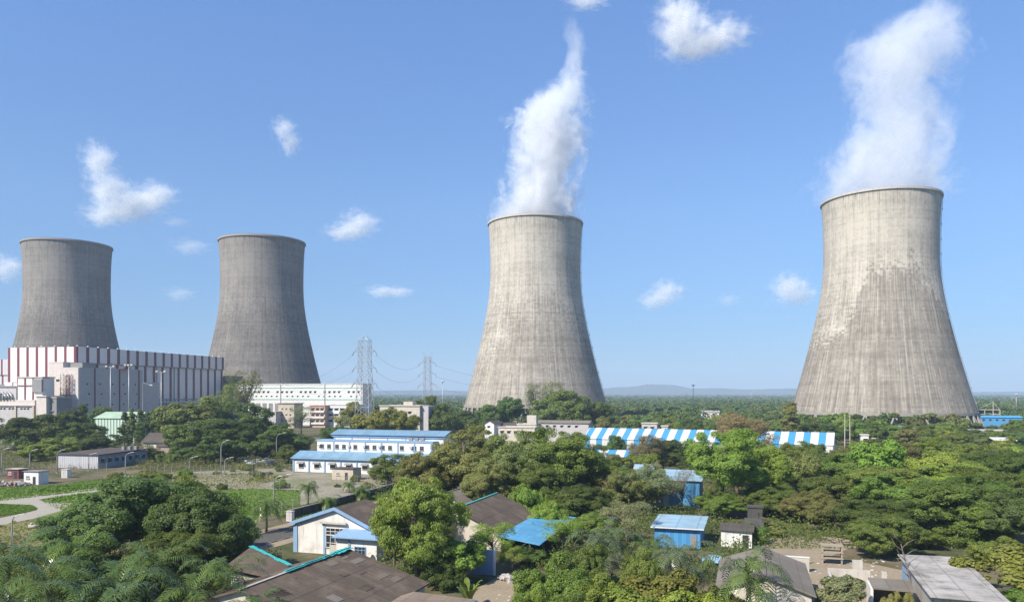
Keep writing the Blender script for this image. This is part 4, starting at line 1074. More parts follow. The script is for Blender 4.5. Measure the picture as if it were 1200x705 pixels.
# house in the middle with the turquoise awning
hm, hl = ridge_house('dark corrugated roof house with a turquoise awning on its right side', 'house', onz(582, 576.5, 6.2), onz(534, 594.6, 6.2), 7.4, 2.9, CREAM, BROWNROOF, verge=TURQ)
aw = MB(); aw.slab([(7.95, -3.6, 2.95), (15, -5.2, 2.35), (14.4, 20.3, 2.35), (7.95, 19.6, 2.95)], .1); aw.build('awning', AWNING, hm)
for y_ in (-4.5, 1, 7, 13, 19.5): MB().bar((14.1, y_, 0), (13.2, y_, 2.3), .07).build('awning_post', M_STEEL, hm)
mb = MB(); mb.box(7.42, 7.5, 1, 5, 0, 2.4); mb.build('blue_wall_panel', BLUE, hm)
# second house behind it to the left
h2, _ = ridge_house('brown corrugated roof behind the white gable house, largely behind trees', 'house', onz(470, 580, 5.0), onz(432, 592, 5.0), 6, 2.8, CREAM, BROWNROOF)
h3, _ = ridge_house('grey flat pitched roof edge seen beyond the dark corrugated roof house', 'house', onz(556, 566, 5.0), onz(520, 577, 5.0), 5, 3.0, CREAM, GREYROOF)
# white and blue gable house
gx0 = onz(345.5, 646)
wh = thing('gable_house', 'white house with peeling paint, blue trimmed gable and a large grid window', 'house', gx0, VIL_RZ)
gw = 13.2
mb = MB(); prg = [(0, 0), (gw, 0), (gw, 4.2), (gw / 2 + .4, 6.9), (0, 4.6)]
A = [(x, 9, z) for x, z in prg]; Bq = [(x, 0, z) for x, z in prg]
mb.add(A + Bq, [(4, 3, 2, 1, 0), (5, 6, 7, 8, 9)] + [(i, (i + 1) % 5, 5 + (i + 1) % 5, 5 + i) for i in range(5)]); mb.build('wall', PATCHY, wh)
xr = gw / 2 + .4
r = MB(); r.slab([(-.5, -.35, 4.55), (xr - .004, -.35, 7.05), (xr - .004, 9.4, 7.05), (-.5, 9.4, 4.55)], .12); r.build('roof_panel', BROWNROOF, wh)
r = MB(); r.slab([(xr + .004, -.35, 7.05), (gw + .5, -.35, 4.15), (gw + .5, 9.4, 4.15), (xr + .004, 9.4, 7.05)], .12); r.build('roof_panel', BROWNROOF, wh)
for (p, q) in (((-.55, 4.1), (xr, 6.62)), ((xr, 6.62), (gw + .55, 3.7))):
    vb = MB(); vb.add([(p[0], -.5, p[1]), (q[0], -.5, q[1]), (q[0], -.5, q[1] + .5), (p[0], -.5, p[1] + .5), (p[0], -.37, p[1]), (q[0], -.37, q[1]), (q[0], -.37, q[1] + .5), (p[0], -.37, p[1] + .5)],
                      [(0, 1, 2, 3), (7, 6, 5, 4), (0, 4, 5, 1), (1, 5, 6, 2), (2, 6, 7, 3), (3, 7, 4, 0)])
    vb.build('bargeboard', BLUE, wh)
box_part(wh, 'corner_pier', BLUE, -.18, .5, -.14, -.004, 0, 4.1)
box_part(wh, 'pilaster', BLUE, 5.0, 5.35, -.14, -.004, 0, 4.6); box_part(wh, 'beam', PALECONC, 4.6, 9.0, -.5, -.145, 4.6, 4.85)
big = window(wh, (7.0, 0, 2.5), '-y', 3.2, 3.0, WHITE, 3, False, .16)
g2 = MB()
for z_ in (1.7, 2.9, 3.4): g2.box(5.45, 8.55, -.12, -.05, z_, z_ + .07)
g2.build('glazing_bar', WHITE, big)
box_part(wh, 'entry_door', PALECONC, 6.1, 7.2, -.2, -.17, 0, 1.5)
pb = MB(); pb.box(8.9, 15.4, -3.0, -.01, 0, 3.3); pb.build('porch_wall', WHITE, wh)
ps = MB(); ps.slab([(8.6, -3.8, 3.45), (15.9, -3.8, 3.45), (15.9, .0, 4.0), (8.6, .0, 4.0)], .16); ps.build('porch_roof', BLUE, wh)
window(wh, (12.8, -3.0, 1.5), '-y', 1.8, 1.3, BLUE, 2)
box_part(wh, 'pilaster', BLUE, 10.9, 11.2, -3.12, -3.004, 0, 3.2)
dish = MB(); dish.lathe([(.02, 0), (.25, .05), (.42, .16)], 14, cap=False); dd = dish.build('satellite_dish', PALECONC, wh, True); dd.location = (14.6, -3.4, 1.1); dd.rotation_euler = (R(65), 0, R(-20))

# near house with the turquoise ridge
nT, nL = onz(407, 642.5, 6.0), onz(303, 681, 6.0)
nh, nl = ridge_house('nearest house with long brown corrugated roof and a turquoise ridge', 'house', nT, nL + (nL - nT) * .15, 9.8, 3.0, CREAM, BROWNROOF, verge=CONC)
tq = MB(); prev = None
tr_ = random.Random(5)
segs = [(nl * .36, nl * .70), (nl * .68, nl * .86), (nl * .85, nl + .6)]
for k, (a0, a1) in enumerate(segs):
    ww = (.28, .33, .55)[k]
    s_ = MB(); n = 8
    for j in range(n):
        y0_, y1_ = a0 + (a1 - a0) * j / n, a0 + (a1 - a0) * (j + 1.02) / n
        zz = 6.0 + .03 + k * .012 + tr_.uniform(0, .08); ww = (.28, .33, .55)[k] * tr_.uniform(.75, 1.15)
        s_.slab([(-ww, y0_, zz - .05), (ww, y0_, zz - .05), (ww, y1_, zz - .04), (-ww, y1_, zz - .04)], .03)
        s_.slab([(-.06, y0_, zz + .03), (.1, y0_, zz + .05), (.1, y1_, zz + .06), (-.06, y1_, zz + .04)], .07)
    s_.build('ridge_sheet', TURQ, nh)
# odd replacement sheets and litter on the near slope
pm = [corrugated('patch_sheet', c_, 1, .36, 3.9, .95, .6, (.2, .16, .12)) for c_ in ((.16, .13, .10), (.075, .058, .045), (.20, .18, .155))]
sl9 = (6.0 - 3.0) / 9.8
for k in range(11):
    x0_, y0_ = tr_.uniform(.8, 7.5), tr_.uniform(nl * .25, nl - 2.5); w_, l_ = tr_.uniform(.7, 1.3), tr_.uniform(1.2, 2.6); zz = 6.0 - .25 + .14 + .03
    if k > 6: w_, l_ = tr_.uniform(.15, .4), tr_.uniform(.2, 1.4)
    s_ = MB(); s_.slab([(x0_, y0_, zz - sl9 * x0_ + .03), (x0_ + w_, y0_, zz - sl9 * (x0_ + w_) + .03), (x0_ + w_, y0_ + l_, zz - sl9 * (x0_ + w_) + .03), (x0_, y0_ + l_, zz - sl9 * x0_ + .03)], .025)
    s_.build('roof_patch', pm[k % 3], nh)
lt_ = MB(); lq = random.Random(6)
for k in range(170):
    if k < 110: p_ = onz(lq.uniform(936, 1060), lq.uniform(652, 696))
    else: p_ = onz(lq.uniform(548, 640), lq.uniform(676, 712))
    s0 = lq.uniform(.06, .22); lt_.box(p_.x, p_.x + s0 * 1.6, p_.y, p_.y + s0, .0, s0 * .6, lq.randrange(4))
tag(lt_.build('litter', [PALECONC, DGREY, WOOD, WHITE]), kind='stuff')
# lower wing to the right of the nearest house
lw = thing('lean_to', 'low brown flat roof sheet beside the nearest corrugated roof, strewn with litter', 'shed', onz(440, 706, 3.0), VIL_RZ)
lw.location.z = 0
LITTER = corrugated('littered_roof', (.21, .16, .12), 1, .36, 1.9, .95, .7, (.30, .23, .17))
mb = MB(); mb.slab([(-3.5, -9, 2.9), (6.8, -9, 2.7), (8.6, 5.4, 2.7), (1.6, 5.6, 2.9)], .16); mb.build('roof', LITTER, lw)
box_part(lw, 'wall', CREAM, 1.2, 6.6, -8, 4.8, 0, 2.6)
mb = MB(); mb.bar((6.95, -9, 2.62), (8.75, 5.4, 2.62), .09); mb.build('gutter', BLUE, lw)
# turquoise edged roof behind on the left
tl = thing('lean_to', 'dark brown lean-to roof with a turquoise edge left of the nearest house', 'shed', (0, 0, 0))
q = [onz(294, 640, 5.2), onz(340, 662.5, 4.4), onz(318, 676, 4.1), onz(262, 664, 4.6)]
c0 = sum(q, Vector()) / 4; tl.location = (c0.x, c0.y, 0)
mb = MB(); pts = [Vector((p.x - c0.x, p.y - c0.y, p.z)) for p in q]
if (pts[1] - pts[0]).cross(pts[2] - pts[0]).z < 0: pts = pts[::-1]
mb.slab(pts, .14); mb.build('roof', BROWNROOF, tl)
e0, e1 = q[0] - Vector((c0.x, c0.y, 0)), q[1] - Vector((c0.x, c0.y, 0))
mb = MB(); nn_ = 9; ed_ = (e1 - e0).normalized(); sd_ = Vector((-ed_.y, ed_.x, 0)).normalized()
for j in range(nn_):
    p0, p1 = e0.lerp(e1, j / nn_), e0.lerp(e1, (j + 1.06) / nn_); w_ = .26 * tr_.uniform(.7, 1.25); up_ = Vector((0, 0, .08 + tr_.uniform(0, .07)))
    mb.slab([p0 - sd_ * w_ + up_, p1 - sd_ * w_ + up_, p1 + sd_ * w_ + up_, p0 + sd_ * w_ + up_], .05)
mb.build('edge_sheet', TURQ, tl)
mb = MB(); ins = [c * .8 for c in pts]; mb.extrude([(p.x, p.y, 0) for p in ins], 3.7); mb.build('wall', CREAM, tl)
# a little white wall and blue wall by the dirt track
bw = thing('gate_wall', 'peeling sky blue wall with a white corner post beside the dirt track', 'wall', onz(556, 672), VIL_RZ)
box_part(bw, 'wall', BLUE, 0, 2.6, 0, .25, 0, 3.3); box_part(bw, 'post', WHITE, 2.62, 2.9, -.05, .3, 0, 3.6)
rb = thing('rubble_heap', 'heap of pale rubble at the end of the dirt track', 'rubble', onz(592, 679))
rr_ = random.Random(9); mb = MB()
for i in range(46):
    a = rr_.uniform(0, 6.28); d_ = rr_.uniform(0, 1.5) ; s_ = rr_.uniform(.12, .34); zc = max(0, .55 - d_ * .35)
    M = Matrix.Translation((d_ * math.cos(a), d_ * math.sin(a), zc)) @ Matrix.Rotation(rr_.uniform(0, 3), 4, Vector((rr_.random(), rr_.random(), rr_.random() + .1)).normalized())
    vs = [M @ Vector((x * s_, y * s_ * .8, z * s_ * .6)) for z in (-1, 1) for y in (-1, 1) for x in (-1, 1)]
    mb.add(vs, [(0, 2, 3, 1), (4, 5, 7, 6), (0, 1, 5, 4), (2, 6, 7, 3), (0, 4, 6, 2), (1, 3, 7, 5)])
rb_o = mb.build('stones', PALECONC, rb); rb_o['kind'] = 'stuff'

# ------------------------------------------------------------------ blue buildings in the wood
b1 = thing('blue_building', 'bright blue walled building with pale roof, half covered by a dry tree', 'building', onz(752, 592), VIL_RZ)
box_part(b1, 'wall', PALECONC, 3, 11.9, 0, 9, 0, 5.6); box_part(b1, 'front_cladding', BRIGHT, 5.8, 12.0, -.15, -.004, .3, 5.6)
box_part(b1, 'side_cladding', BRIGHT, 11.905, 12.05, 0, 9, .3, 5.6)
mb = MB(); mb.slab([(2.5, -.6, 5.75), (12.6, -.6, 5.75), (12.6, 9.6, 7.0), (2.5, 9.6, 7.0)], .14); mb.build('roof', PALEBLUEROOF, b1)
box_part(b1, 'door', WHITE, 4.6, 5.7, -.06, -.004, 0, 2.2); window(b1, (3.9, 0, 3.8), '-y', 1.5, 1.2)
b4 = thing('blue_building', 'turquoise roofed hut left of the bright blue walled building, among shrubs', 'building', onz(741, 588), VIL_RZ)
gable(b4, BLUE, PALEBLUEROOF, -1, 3.2, 9, 14, 6.2, 7.2, 'x', .3)
b5 = thing('blue_building', 'white walled shed with blue stripes glimpsed below the striped shed', 'building', at(690, 460, 236), VIL_RZ)
b5.location.z = 0; gable(b5, SHEDSTRIPE, SHEDSTRIPE, 0, 16, 0, 9, 4.6, 6.2, 'x', .3)
b2 = thing('blue_shed', 'small bright blue shed with a flat light blue roof', 'shed', onz(767, 639), VIL_RZ)
box_part(b2, 'wall', BRIGHT, 0, 7.0, 0, 9.4, 0, 2.95)
BR2 = striped('blue_shed_boards', (.075, .28, .52), (.055, .23, .46), 0, 1.2, .6, 0, .5, .4, .35)
b2.children[0].data.materials[0] = BR2
mb = MB(); mb.slab([(-.55, -.6, 3.1), (7.6, -.6, 3.1), (7.6, 10, 3.5), (-.55, 10, 3.5)], .14); mb.build('roof', PALEBLUEROOF, b2)
box_part(b2, 'fascia', WHITE, -.56, 7.61, -.66, -.605, 2.93, 3.1); box_part(b2, 'door', DGREY, 5.5, 6.4, -.05, -.004, 0, 2.0)
tp = thing('tarpaulin', 'crumpled blue tarpaulin spread over bushes right of the blue shed', 'tarpaulin', onz(838, 664), VIL_RZ)
rt = random.Random(8); nx = 9
vs = [((i - 4) * .42, (j - 3) * .55, 1.4 + .5 * math.sin(i * .9 + j) * .5 + rt.uniform(-.12, .12) - .05 * ((i - 4) ** 2 + (j - 3) ** 2) * .35) for j in range(7) for i in range(nx)]
mb = MB(); mb.add(vs, [(j * nx + i, j * nx + i + 1, (j + 1) * nx + i + 1, (j + 1) * nx + i) for j in range(6) for i in range(nx - 1)])
o = mb.build('sheet', BLUE, tp, True); md = o.modifiers.new('thick', 'SOLIDIFY'); md.thickness = .03
ch = thing('hut', 'small cream plastered hut with a broken dark roof beside the charred wall', 'hut', onz(845, 640), VIL_RZ)
box_part(ch, 'wall', PATCHY, 0, 4.6, 0, 4, 0, 2.5); mb = MB(); mb.slab([(-.3, -.3, 2.7), (4.9, -.4, 2.62), (5.0, 4.3, 3.0), (-.3, 4.3, 3.1)], .1); mb.build('roof', DARKROOF, ch)
box_part(ch, 'door', DARK, 3.2, 4.1, -.05, -.004, 0, 2)
bk = thing('chimney_stack', 'charred black masonry stack standing behind the cream hut', 'chimney', onz(876, 627), VIL_RZ)
box_part(bk, 'shaft', BLACK, 0, 2.4, 0, 1.6, 0, 4.7); box_part(bk, 'cap', BLACK, -.15, 2.55, -.15, 1.75, 4.703, 5.0); mb = MB(); mb.slab([(-.5, -3.2, 1.9), (2.6, -3.2, 1.7), (2.6, -.01, 3.0), (-.5, -.01, 3.0)], .12); mb.build('hood', BLACK, bk)
# grey roof house at the right
gT, gL = onz(893, 640, 5.0), onz(898, 693, 5.0)
gh, gl_ = ridge_house('weathered grey corrugated gable roof behind the palms, right of the blue shed', 'house', gT, gL + (gT - gL) * .33, 4.6, 3.4, CREAM, GREYROOF)
for y_ in (4, 9): window(gh, (4.6, y_, 1.8), '+x', 1.2, 1.1)
cs = thing('wall_slab', 'pale cream wall slab lying beside the grey corrugated roof', 'wall', onz(915, 668), VIL_RZ)
box_part(cs, 'wall', PALECONC, 0, 3.6, 0, .3, 0, 1.9); box_part(cs, 'coping', WHITE, -.05, 3.65, -.06, .36, 1.903, 2.02)
bb_ = thing('board', 'dark board leaning on the side of the grey roof house', 'board', onz(941, 690), VIL_RZ)
mb = MB(); mb.slab([(0, 0, 0), (.9, 0, .02), (.9, 4.6, .03), (0, 4.6, 1.9)], .06); mb.build('panel', DGREY, bb_)
rk = thing('rack', 'weathered open concrete rack with three shelves in the sandy yard', 'rack', onz(963, 660), VIL_RZ)
for x_ in (0, 2.5):
    for y_ in (0, 1.2): box_part(rk, 'post', WOOD, x_, x_ + .22, y_, y_ + .22, 0, 2.75)
for z_ in (.75, 1.6, 2.5): box_part(rk, 'shelf', WOOD, -.1, 2.85, -.1, 1.55, z_ + .002, z_ + .14)
rk2 = thing('crate_pile', 'pile of weathered planks and crates behind the concrete rack', 'planks', onz(975, 640), VIL_RZ)
rq = random.Random(2); mb = MB()
for i in range(16): mb.box(rq.uniform(-2, 1), rq.uniform(1.1, 3.6), i * .16, i * .16 + .13, .05 + (i % 5) * .22, .22 + (i % 5) * .22)
mb.build('planks', WOOD, rk2)
# white shed with pale roof, far right bottom
ws = thing('white_shed', 'long shed with a bleached patchy roof, pale blue end and dark doorways', 'shed', (43.2, 78.6, 0), VIL_RZ)
box_part(ws, 'wall', PALECONC, 0, 6.2, 0, 18.6, 0, 3.1); box_part(ws, 'end_panel', BLUE, -.08, -.004, 12, 18.6, 0, 3.1)
LSW2 = striped('rusty_sheet', (.40, .39, .37), (.30, .28, .25), 1, .5, .25, 0, .7, 0, .6)
box_part(ws, 'side_panel', LSW2, -.09, -.004, 0, 11.9, 0, 3.05)
mb = MB(); mb.slab([(-.5, -.7, 3.35), (6.7, -.7, 3.25), (6.7, 19.2, 3.75), (-.5, 19.2, 3.65)], .12); mb.build('roof', PALEROOF, ws)
for x_ in (.4, 2.3, 4.2): box_part(ws, 'doorway', DARK, x_, x_ + 1.7, -.06, -.004, 0, 2.5)
# ruined walls in the yard
ru = thing('ruined_walls', 'broken low white walls of a roofless ruin in the sandy yard', 'ruin', onz(1000, 690), VIL_RZ)
mb = MB()
for (x0_, x1_, y0_, y1_, h_) in ((-2.6, 2.4, 4.2, 4.5, 1.5), (-2.6, -2.3, -1, 4.19, 1.1), (2.41, 2.7, 1.2, 4.5, .9), (-.2, .1, .2, 4.19, .8), (-2.29, -.3, 1.5, 1.75, .6), (.4, 1.6, 4.9, 5.2, 2.6), (3.4, 4.0, 2, 2.5, 1.9)):
    mb.box(x0_, x1_, y0_, y1_, 0, h_)
mb.build('wall', PALECONC, ru)
fr_ = MB(); 
for i in range(30): 
    x_, y_ = rq.uniform(-2, 3.5), rq.uniform(-1.5, 4); s_ = rq.uniform(.1, .35); fr_.box(x_, x_ + s_, y_, y_ + s_ * .8, 0, s_ * .5)
fo = fr_.build('debris', PALECONC, ru); fo['kind'] = 'stuff'
sl_ = thing('lean_to', 'grey slab roofed lean-to with white side wall and dark inside', 'shed', onz(1020, 712), VIL_RZ)
box_part(sl_, 'side_wall', WHITE, 0, .3, 0, 3.4, 0, 2.3); box_part(sl_, 'back_wall', CONC, .31, 4.2, 3.2, 3.4, 0, 2.3); box_part(sl_, 'post', PALECONC, 3.7, 4.1, -.2, .2, 0, 2.2)
mb = MB(); mb.slab([(.2, -.6, 2.42), (4.5, -.6, 2.34), (4.5, 3.8, 2.6), (.2, 3.8, 2.6)], .14); mb.build('roof', GREYROOF, sl_)
box_part(sl_, 'shade_panel', DARK, .4, 4.1, 3.1, 3.19, 0, 2.2)  # near-black panel painted in for the shade under the roof

# ------------------------------------------------------------------ roofs scattered in the far wood
def far_house(px, pyt, d, w_, dep, eave, ridge, wallm, roofm, label, rz=VIL_RZ, axis='x', cat='house'):
    p = at(px, pyt, d); t = thing('house', label, cat, (p.x, d, 0), rz)
    base = p.z - ridge
    gable(t, wallm, roofm, 0, w_, 0, dep, base + eave, base + ridge, axis, .5)
    for i in range(max(1, int(w_ // 4))): hole(t, (2 + i * 3.6, -.006, base + eave - 1.6), '-y', 1.2, 1.0, wallm)
    return t
def far_block(px, pyt, d, w_, dep, wallm, label, cop=None, extra=None):
    p = at(px, pyt, d); t = thing('building', label, 'building', (p.x, d, 0), VIL_RZ)
    flat_block(t, wallm, 0, w_, 0, dep, p.z, cop, .3)
    for i in range(max(2, int(w_ // 3.4))): hole(t, (1.7 + i * 3.2, -.006, p.z - 2.4), '-y', 1.5, 1.2, wallm)
    if extra: box_part(t, 'stair_head', wallm, extra[0], extra[1], 1, 4, p.z, p.z + extra[2])
    return t
far_house(568, 492.5, 372, 4.8, 12, 3.2, 4.6, WHITE, DARKROOF, 'tiny white gable-ended house left of the cream office', axis='y')
far_house(582, 495.5, 380, 9, 9, 3, 4.4, CREAM, DARKROOF, 'brown roofed house tucked behind the tiny white gable-ended house')
far_block(584, 499.5, 345, 17, 9, CREAM, 'cream flat roofed office in front of the narrow-plume tower', PALECONC)
far_block(606, 496, 352, 9, 8, PALECONC, 'pale office wing right of the cream flat roofed office', PALECONC, (4.4, 8.8, 3.8))
far_house(628, 492.5, 372, 26, 10, 3, 4, GREY, GREYROOF, 'long grey roofed building at the foot of the narrow-plume tower')
far_block(752, 495, 366, 7.2, 6, PALECONC, 'small pale building standing just beyond the striped shed', PALECONC)
far_block(775, 498.2, 362, 3, 4, PALECONC, 'tiny pale hut next to the small pale building beyond the striped shed', PALECONC)
far_house(821, 481, 560, 13, 9, 2, 3, WHITE, PALEROOF, 'far white roof deep in the wood between the steaming towers')
far_house(1040, 499.5, 385, 13, 9, 2.6, 4.6, WHITE, PALEBLUEROOF, 'blue and white hipped roof standing out of the wood before the nearest tower')
far_block(1009, 508.5, 330, 3, 4, WHITE, 'tiny white hut left of the blue and white roof in the wood', PALECONC)
far_house(1133, 487, 480, 30, 12, 3.4, 4.2, BRIGHT, paint('bright_blue_roof', (.06, .36, .68), .5, .2), 'long bright blue roof at the right foot of the nearest tower')
far_block(1137, 503, 395, 17, 6, WHITE, 'row of low white roofs below the long bright blue roof', PALECONC)
wr = at(1165, 513, 275); t = thing('house', 'white flat roof over tan walls rising from the right-hand wood', 'house', (wr.x, 275, 0), VIL_RZ)
box_part(t, 'wall', TAN, .8, 6.4, .8, 6, 0, wr.z - 1.2); mb = MB(); mb.slab([(0, 0, wr.z - .6), (7.2, 0, wr.z - .6), (7.2, 6.6, wr.z), (0, 6.6, wr.z)], .3); mb.build('roof', WHITE, t)
far_house(1181, 563, 172, 12, 8, 3, 4.2, BLUE, PALEBLUEROOF, 'pale blue roof peeping through leaves at the right edge')
far_block(963, 571, 178, 5.5, 4, PALECONC, 'pale hut with bluish roof hidden among the trees right of the bright tree', PALEBLUEROOF)
far_house(905, 600.5, 150, 6, 4, 2.2, 2.8, GREY, GREYROOF, 'low grey roof in the scrub right of the charred stack')
tf = at(1144, 471, 520); t = thing('intake_frame', 'grey steel framework beside the right foot of the nearest tower', 'steel frame', (tf.x, 520, 0), VIL_RZ)
mb = MB()
for x_ in (0, 5, 10, 14):
    mb.bar((x_, 0, 0), (x_, 0, tf.z if x_ == 10 else tf.z - 5), .35, n=4)
for z_ in (tf.z - 5, tf.z - 8): mb.bar((0, 0, z_), (14, 0, z_), .4, n=4)
mb.bar((10, 0, tf.z), (0, 0, tf.z - 5), .2, n=4); mb.bar((10, 0, tf.z), (14, 0, tf.z - 5), .2, n=4)
mb.build('frame', CONC, t)
# ------------------------------------------------------------------ pylons and wires
def pylon(px, pyt, d, wb, wt, arms, label, horns=False, rz=0.0):
    p = at(px, pyt, d); H = p.z
    t = thing('pylon', label, 'pylon', (p.x, d, 0), rz, 'lattice pylons')
    mb = MB(); n = 11
    zs = [H * (1 - (1 - i / n) ** 1.15) for i in range(n + 1)]
    hw = lambda z: (wb + (wt - wb) * min(1, z / (H * .72))) / 2
    def c(z, k): a = hw(z); return Vector(((-a, a, a, -a)[k % 4], (-a, -a, a, a)[k % 4], z))
    for k in range(4):
        for z0, z1 in zip(zs, zs[1:]):
            mb.bar(c(z0, k), c(z1, k), .17, n=4)
            mb.bar(c(z0, k), c(z1, k + 1), .10, n=4); mb.bar(c(z0, k + 1), c(z1, k), .10, n=4); mb.bar(c(z1, k), c(z1, k + 1), .09, n=4)
    if horns:
        for s in (-1, 1): mb.bar((0, 0, H - 1), (s * 4.2, 0, H + 4.5), .16, n=4); mb.bar((s * wt / 2, 0, H - 5), (s * 4.2, 0, H + 4.5), .12, n=4)
    else:
        for k in range(4): mb.bar(c(H, k), (0, 0, H + 3), .12, n=4)
    mb.build('lattice_body', M_STEEL, t)
    tips = []
    for (z, ln) in arms:
        for s in (-1, 1):
            a = MB(); a0 = hw(z)
            tip = Vector((s * (a0 + ln), 0, z))
            for y_ in (-a0, a0): a.bar((s * a0, y_, z), tip, .12, n=4); a.bar((s * a0, y_, z + 2.2), tip, .1, n=4)
            a.bar((s * (a0 + ln * .5), -a0 * .5, z), (s * (a0 + ln * .5), a0 * .5, z), .09, n=4)
            a.build('cross_arm', M_STEEL, t)
            q = tip + Vector((s * 1.0, -.6, -2.2))
            i_ = MB(); i_.bar(tip, q, .26, n=6); i_.build('insulator', DGREY, t)
            tips.append((s, Matrix.Rotation(rz, 4, 'Z') @ q + Vector((p.x, d, 0))))
    return t, tips
_, tp1 = pylon(427.5, 399, 420, 9.2, 5.6, ((29, 3.4), (37.5, 3.4), (46.5, 3.4)), 'big lattice pylon standing in front of the right end of the long white office block', rz=R(-12))
_, tp2 = pylon(501, 418, 600, 8.6, 4.4, ((30, 4.2), (38.5, 4.2), (47, 4.2)), 'smaller lattice pylon with a forked top between the big pylon and the steaming tower', True, R(-12))
def cable(a, b, sag, label, grp):
    mb = MB(); n = 14; pts = []
    for i in range(n + 1):
        t = i / n; p = a.lerp(b, t); p.z -= sag * 4 * t * (1 - t); pts.append(p)
    mb.tube([p - a for p in pts], .06, 0, 4)
    o = mb.build('power_cable', DGREY); o.location = a
    tag(o, label, 'cable', grp)
R1 = [q for s, q in tp1 if s > 0]; L1 = [q for s, q in tp1 if s < 0]; L2 = [q for s, q in tp2 if s < 0]; R2 = [q for s, q in tp2 if s > 0]
for i, nm in enumerate(('lowest', 'middle', 'topmost')):
    cable(R1[i], L2[i], 5, nm + ' of the three cables slung between the two pylons', 'cables between the pylons')
    cable(L1[i], at(322 + i * 4, 447.5, 566), 6, nm + ' of the three cables from the big pylon down to the long white office', 'cables to the office block')
    cable(R2[i], R2[i] + Vector((150, 330, 4)), 12, nm + ' of the three cables leaving the forked pylon towards the steaming tower', 'cables beyond the forked pylon')

def high_mast(px, pyt, d, label, plate=True):
    p = at(px, pyt, d); t = thing('floodlight_mast', label, 'floodlight', (p.x, d, 0))
    MB().bar((0, 0, 0), (0, 0, p.z), .42, n=8, r2=.2).build('pole', M_STEEL, t, True)
    mb = MB(); mb.lathe([(.3, p.z - .4), (1.9, p.z - .1), (1.9, p.z + .25), (.3, p.z + .8)], 10); mb.build('lamp_crown', PALECONC, t)
high_mast(518.5, 447, 640, 'high floodlight mast with a round head between forked pylon and steaming tower')
high_mast(812.5, 451.5, 720, 'high floodlight mast rising from the wood between the steaming towers')
high_mast(1191, 462, 700, 'thin high mast in the wood right of the nearest tower')
for px_, py_, d_, lb in ((758, 450, 1500, 'thin distant mast before the hills, left of the two'), (880, 456, 1500, 'thin distant mast before the hills close to the nearest tower')):
    high_mast(px_, py_, d_, lb)
hp = at(993, 485, 270); t = thing('double_pole', 'pair of tall pale poles tied together rising over the trees below the nearest tower', 'pole', (hp.x, 270, 0))
for x_ in (-.95, .95): MB().bar((x_, 0, 0), (x_ * .9, 0, hp.z), .2, n=7, r2=.13).build('pole', TAN, t)
mb = MB()
for z_ in (4, 7.5, 11): mb.bar((-1.1, 0, z_), (1.1, 0, z_), .09, n=5)
mb.build('cross_piece', TAN, t)

# ------------------------------------------------------------------ street lamps
def street_lamp(px, py, hpx, label, arm=1.6, side=1):
    b = onz(px, py); H = hpx * b.y / FPX
    t = thing('street_lamp', label, 'street lamp', b, 0, 'street lamps around the yard')
    mb = MB(); mb.tube([(0, 0, 0), (0, 0, H * .5), (0, 0, H * .82), (side * arm * .25, 0, H * .94), (side * arm, 0, H)], [.17, .13, .105, .085, .07], 0, 7); mb.build('pole', M_STEEL, t, True)
    h = MB(); h.add([(side * arm * .9, -.16, H - .05), (side * arm * .9, .16, H - .05), (side * (arm + .95), .13, H + .12), (side * (arm + .95), -.13, H + .12),
                     (side * arm * .9, -.13, H + .12), (side * arm * .9, .13, H + .12), (side * (arm + .9), .1, H + .24), (side * (arm + .9), -.1, H + .24)],
                    [(0, 1, 2, 3), (7, 6, 5, 4), (0, 4, 5, 1), (1, 5, 6, 2), (2, 6, 7, 3), (3, 7, 4, 0)]); h.build('lamp_head', PALECONC, t)
    f = MB(); f.box(-.25, .25, -.25, .25, 0, .25); f.build('footing', CONC, t)
for a in ((2, 556, 31, 'street lamp at the left edge beside the maroon cabin'), (35, 553.5, 27, 'street lamp behind the white site cabin'),
          (67, 554, 27, 'street lamp beside the white upright cabinet'), (147, 557, 27, 'street lamp in front of the long low grey shed'),
          (222, 557, 22, 'street lamp between the long grey shed and the dark trees, lower of the pair'), (259, 556, 40, 'tallest street lamp, in front of the dark tree mass'),
          (263.5, 557, 21, 'short street lamp right beside the tallest street lamp'), (324, 541, 34, 'street lamp beside the parked cars', 2.4),
          (321, 595, 39, 'curved street lamp at the lawn corner above the road', 2.8), (14, 643, 40, 'nearest street lamp on the yellowing grass, left edge', 1.1),
          (443, 553, 20, 'street lamp before the three-tiered building, right of the gatehouse'), (104, 551, 20, 'street lamp at the pale end of the long grey shed')):
    street_lamp(*a)

# ------------------------------------------------------------------ fences and walls
def wire_fence(a, b, h, n, label, lean=False, r=.05):
    d = b - a; L = d.length; rz = math.atan2(d.y, d.x)
    t = thing('wire_fence', label, 'fence', a, rz)
    for i in range(n + 1):
        x_ = L * i / n; mb = MB(); mb.bar((x_, 0, -.1), (x_, 0, h), r, n=5)
        if lean: mb.bar((x_, 0, h), (x_, -.4, h + .45), r * .7, n=4); mb.bar((x_, 0, h), (x_, .4, h + .45), r * .7, n=4)
        mb.build('post', CONC, t)
    w_ = MB(); k = 7
    for j in range(k): z_ = .25 + (h - .3) * j / (k - 1); w_.bar((0, 0, z_), (L, 0, z_), .026, n=3)
    m_ = int(L / 1.2)
    for j in range(m_): x_ = L * (j + .5) / m_; w_.bar((x_, 0, .1), (x_ , 0, h), .010, n=3)
    w_.build('wire_mesh', WOOD, t)
wire_fence(onz(-30, 557), onz(125, 554), 2.7, 14, 'wire fence behind the scrap heap and site cabins', True)
wire_fence(onz(176, 557.5), onz(348, 560), 2.7, 20, 'wire fence along the far edge of the yard before the dark trees', True)
wire_fence(onz(-20, 644), onz(120, 643), 2.2, 8, 'wire fence with forked posts across the yellowing grass', True)
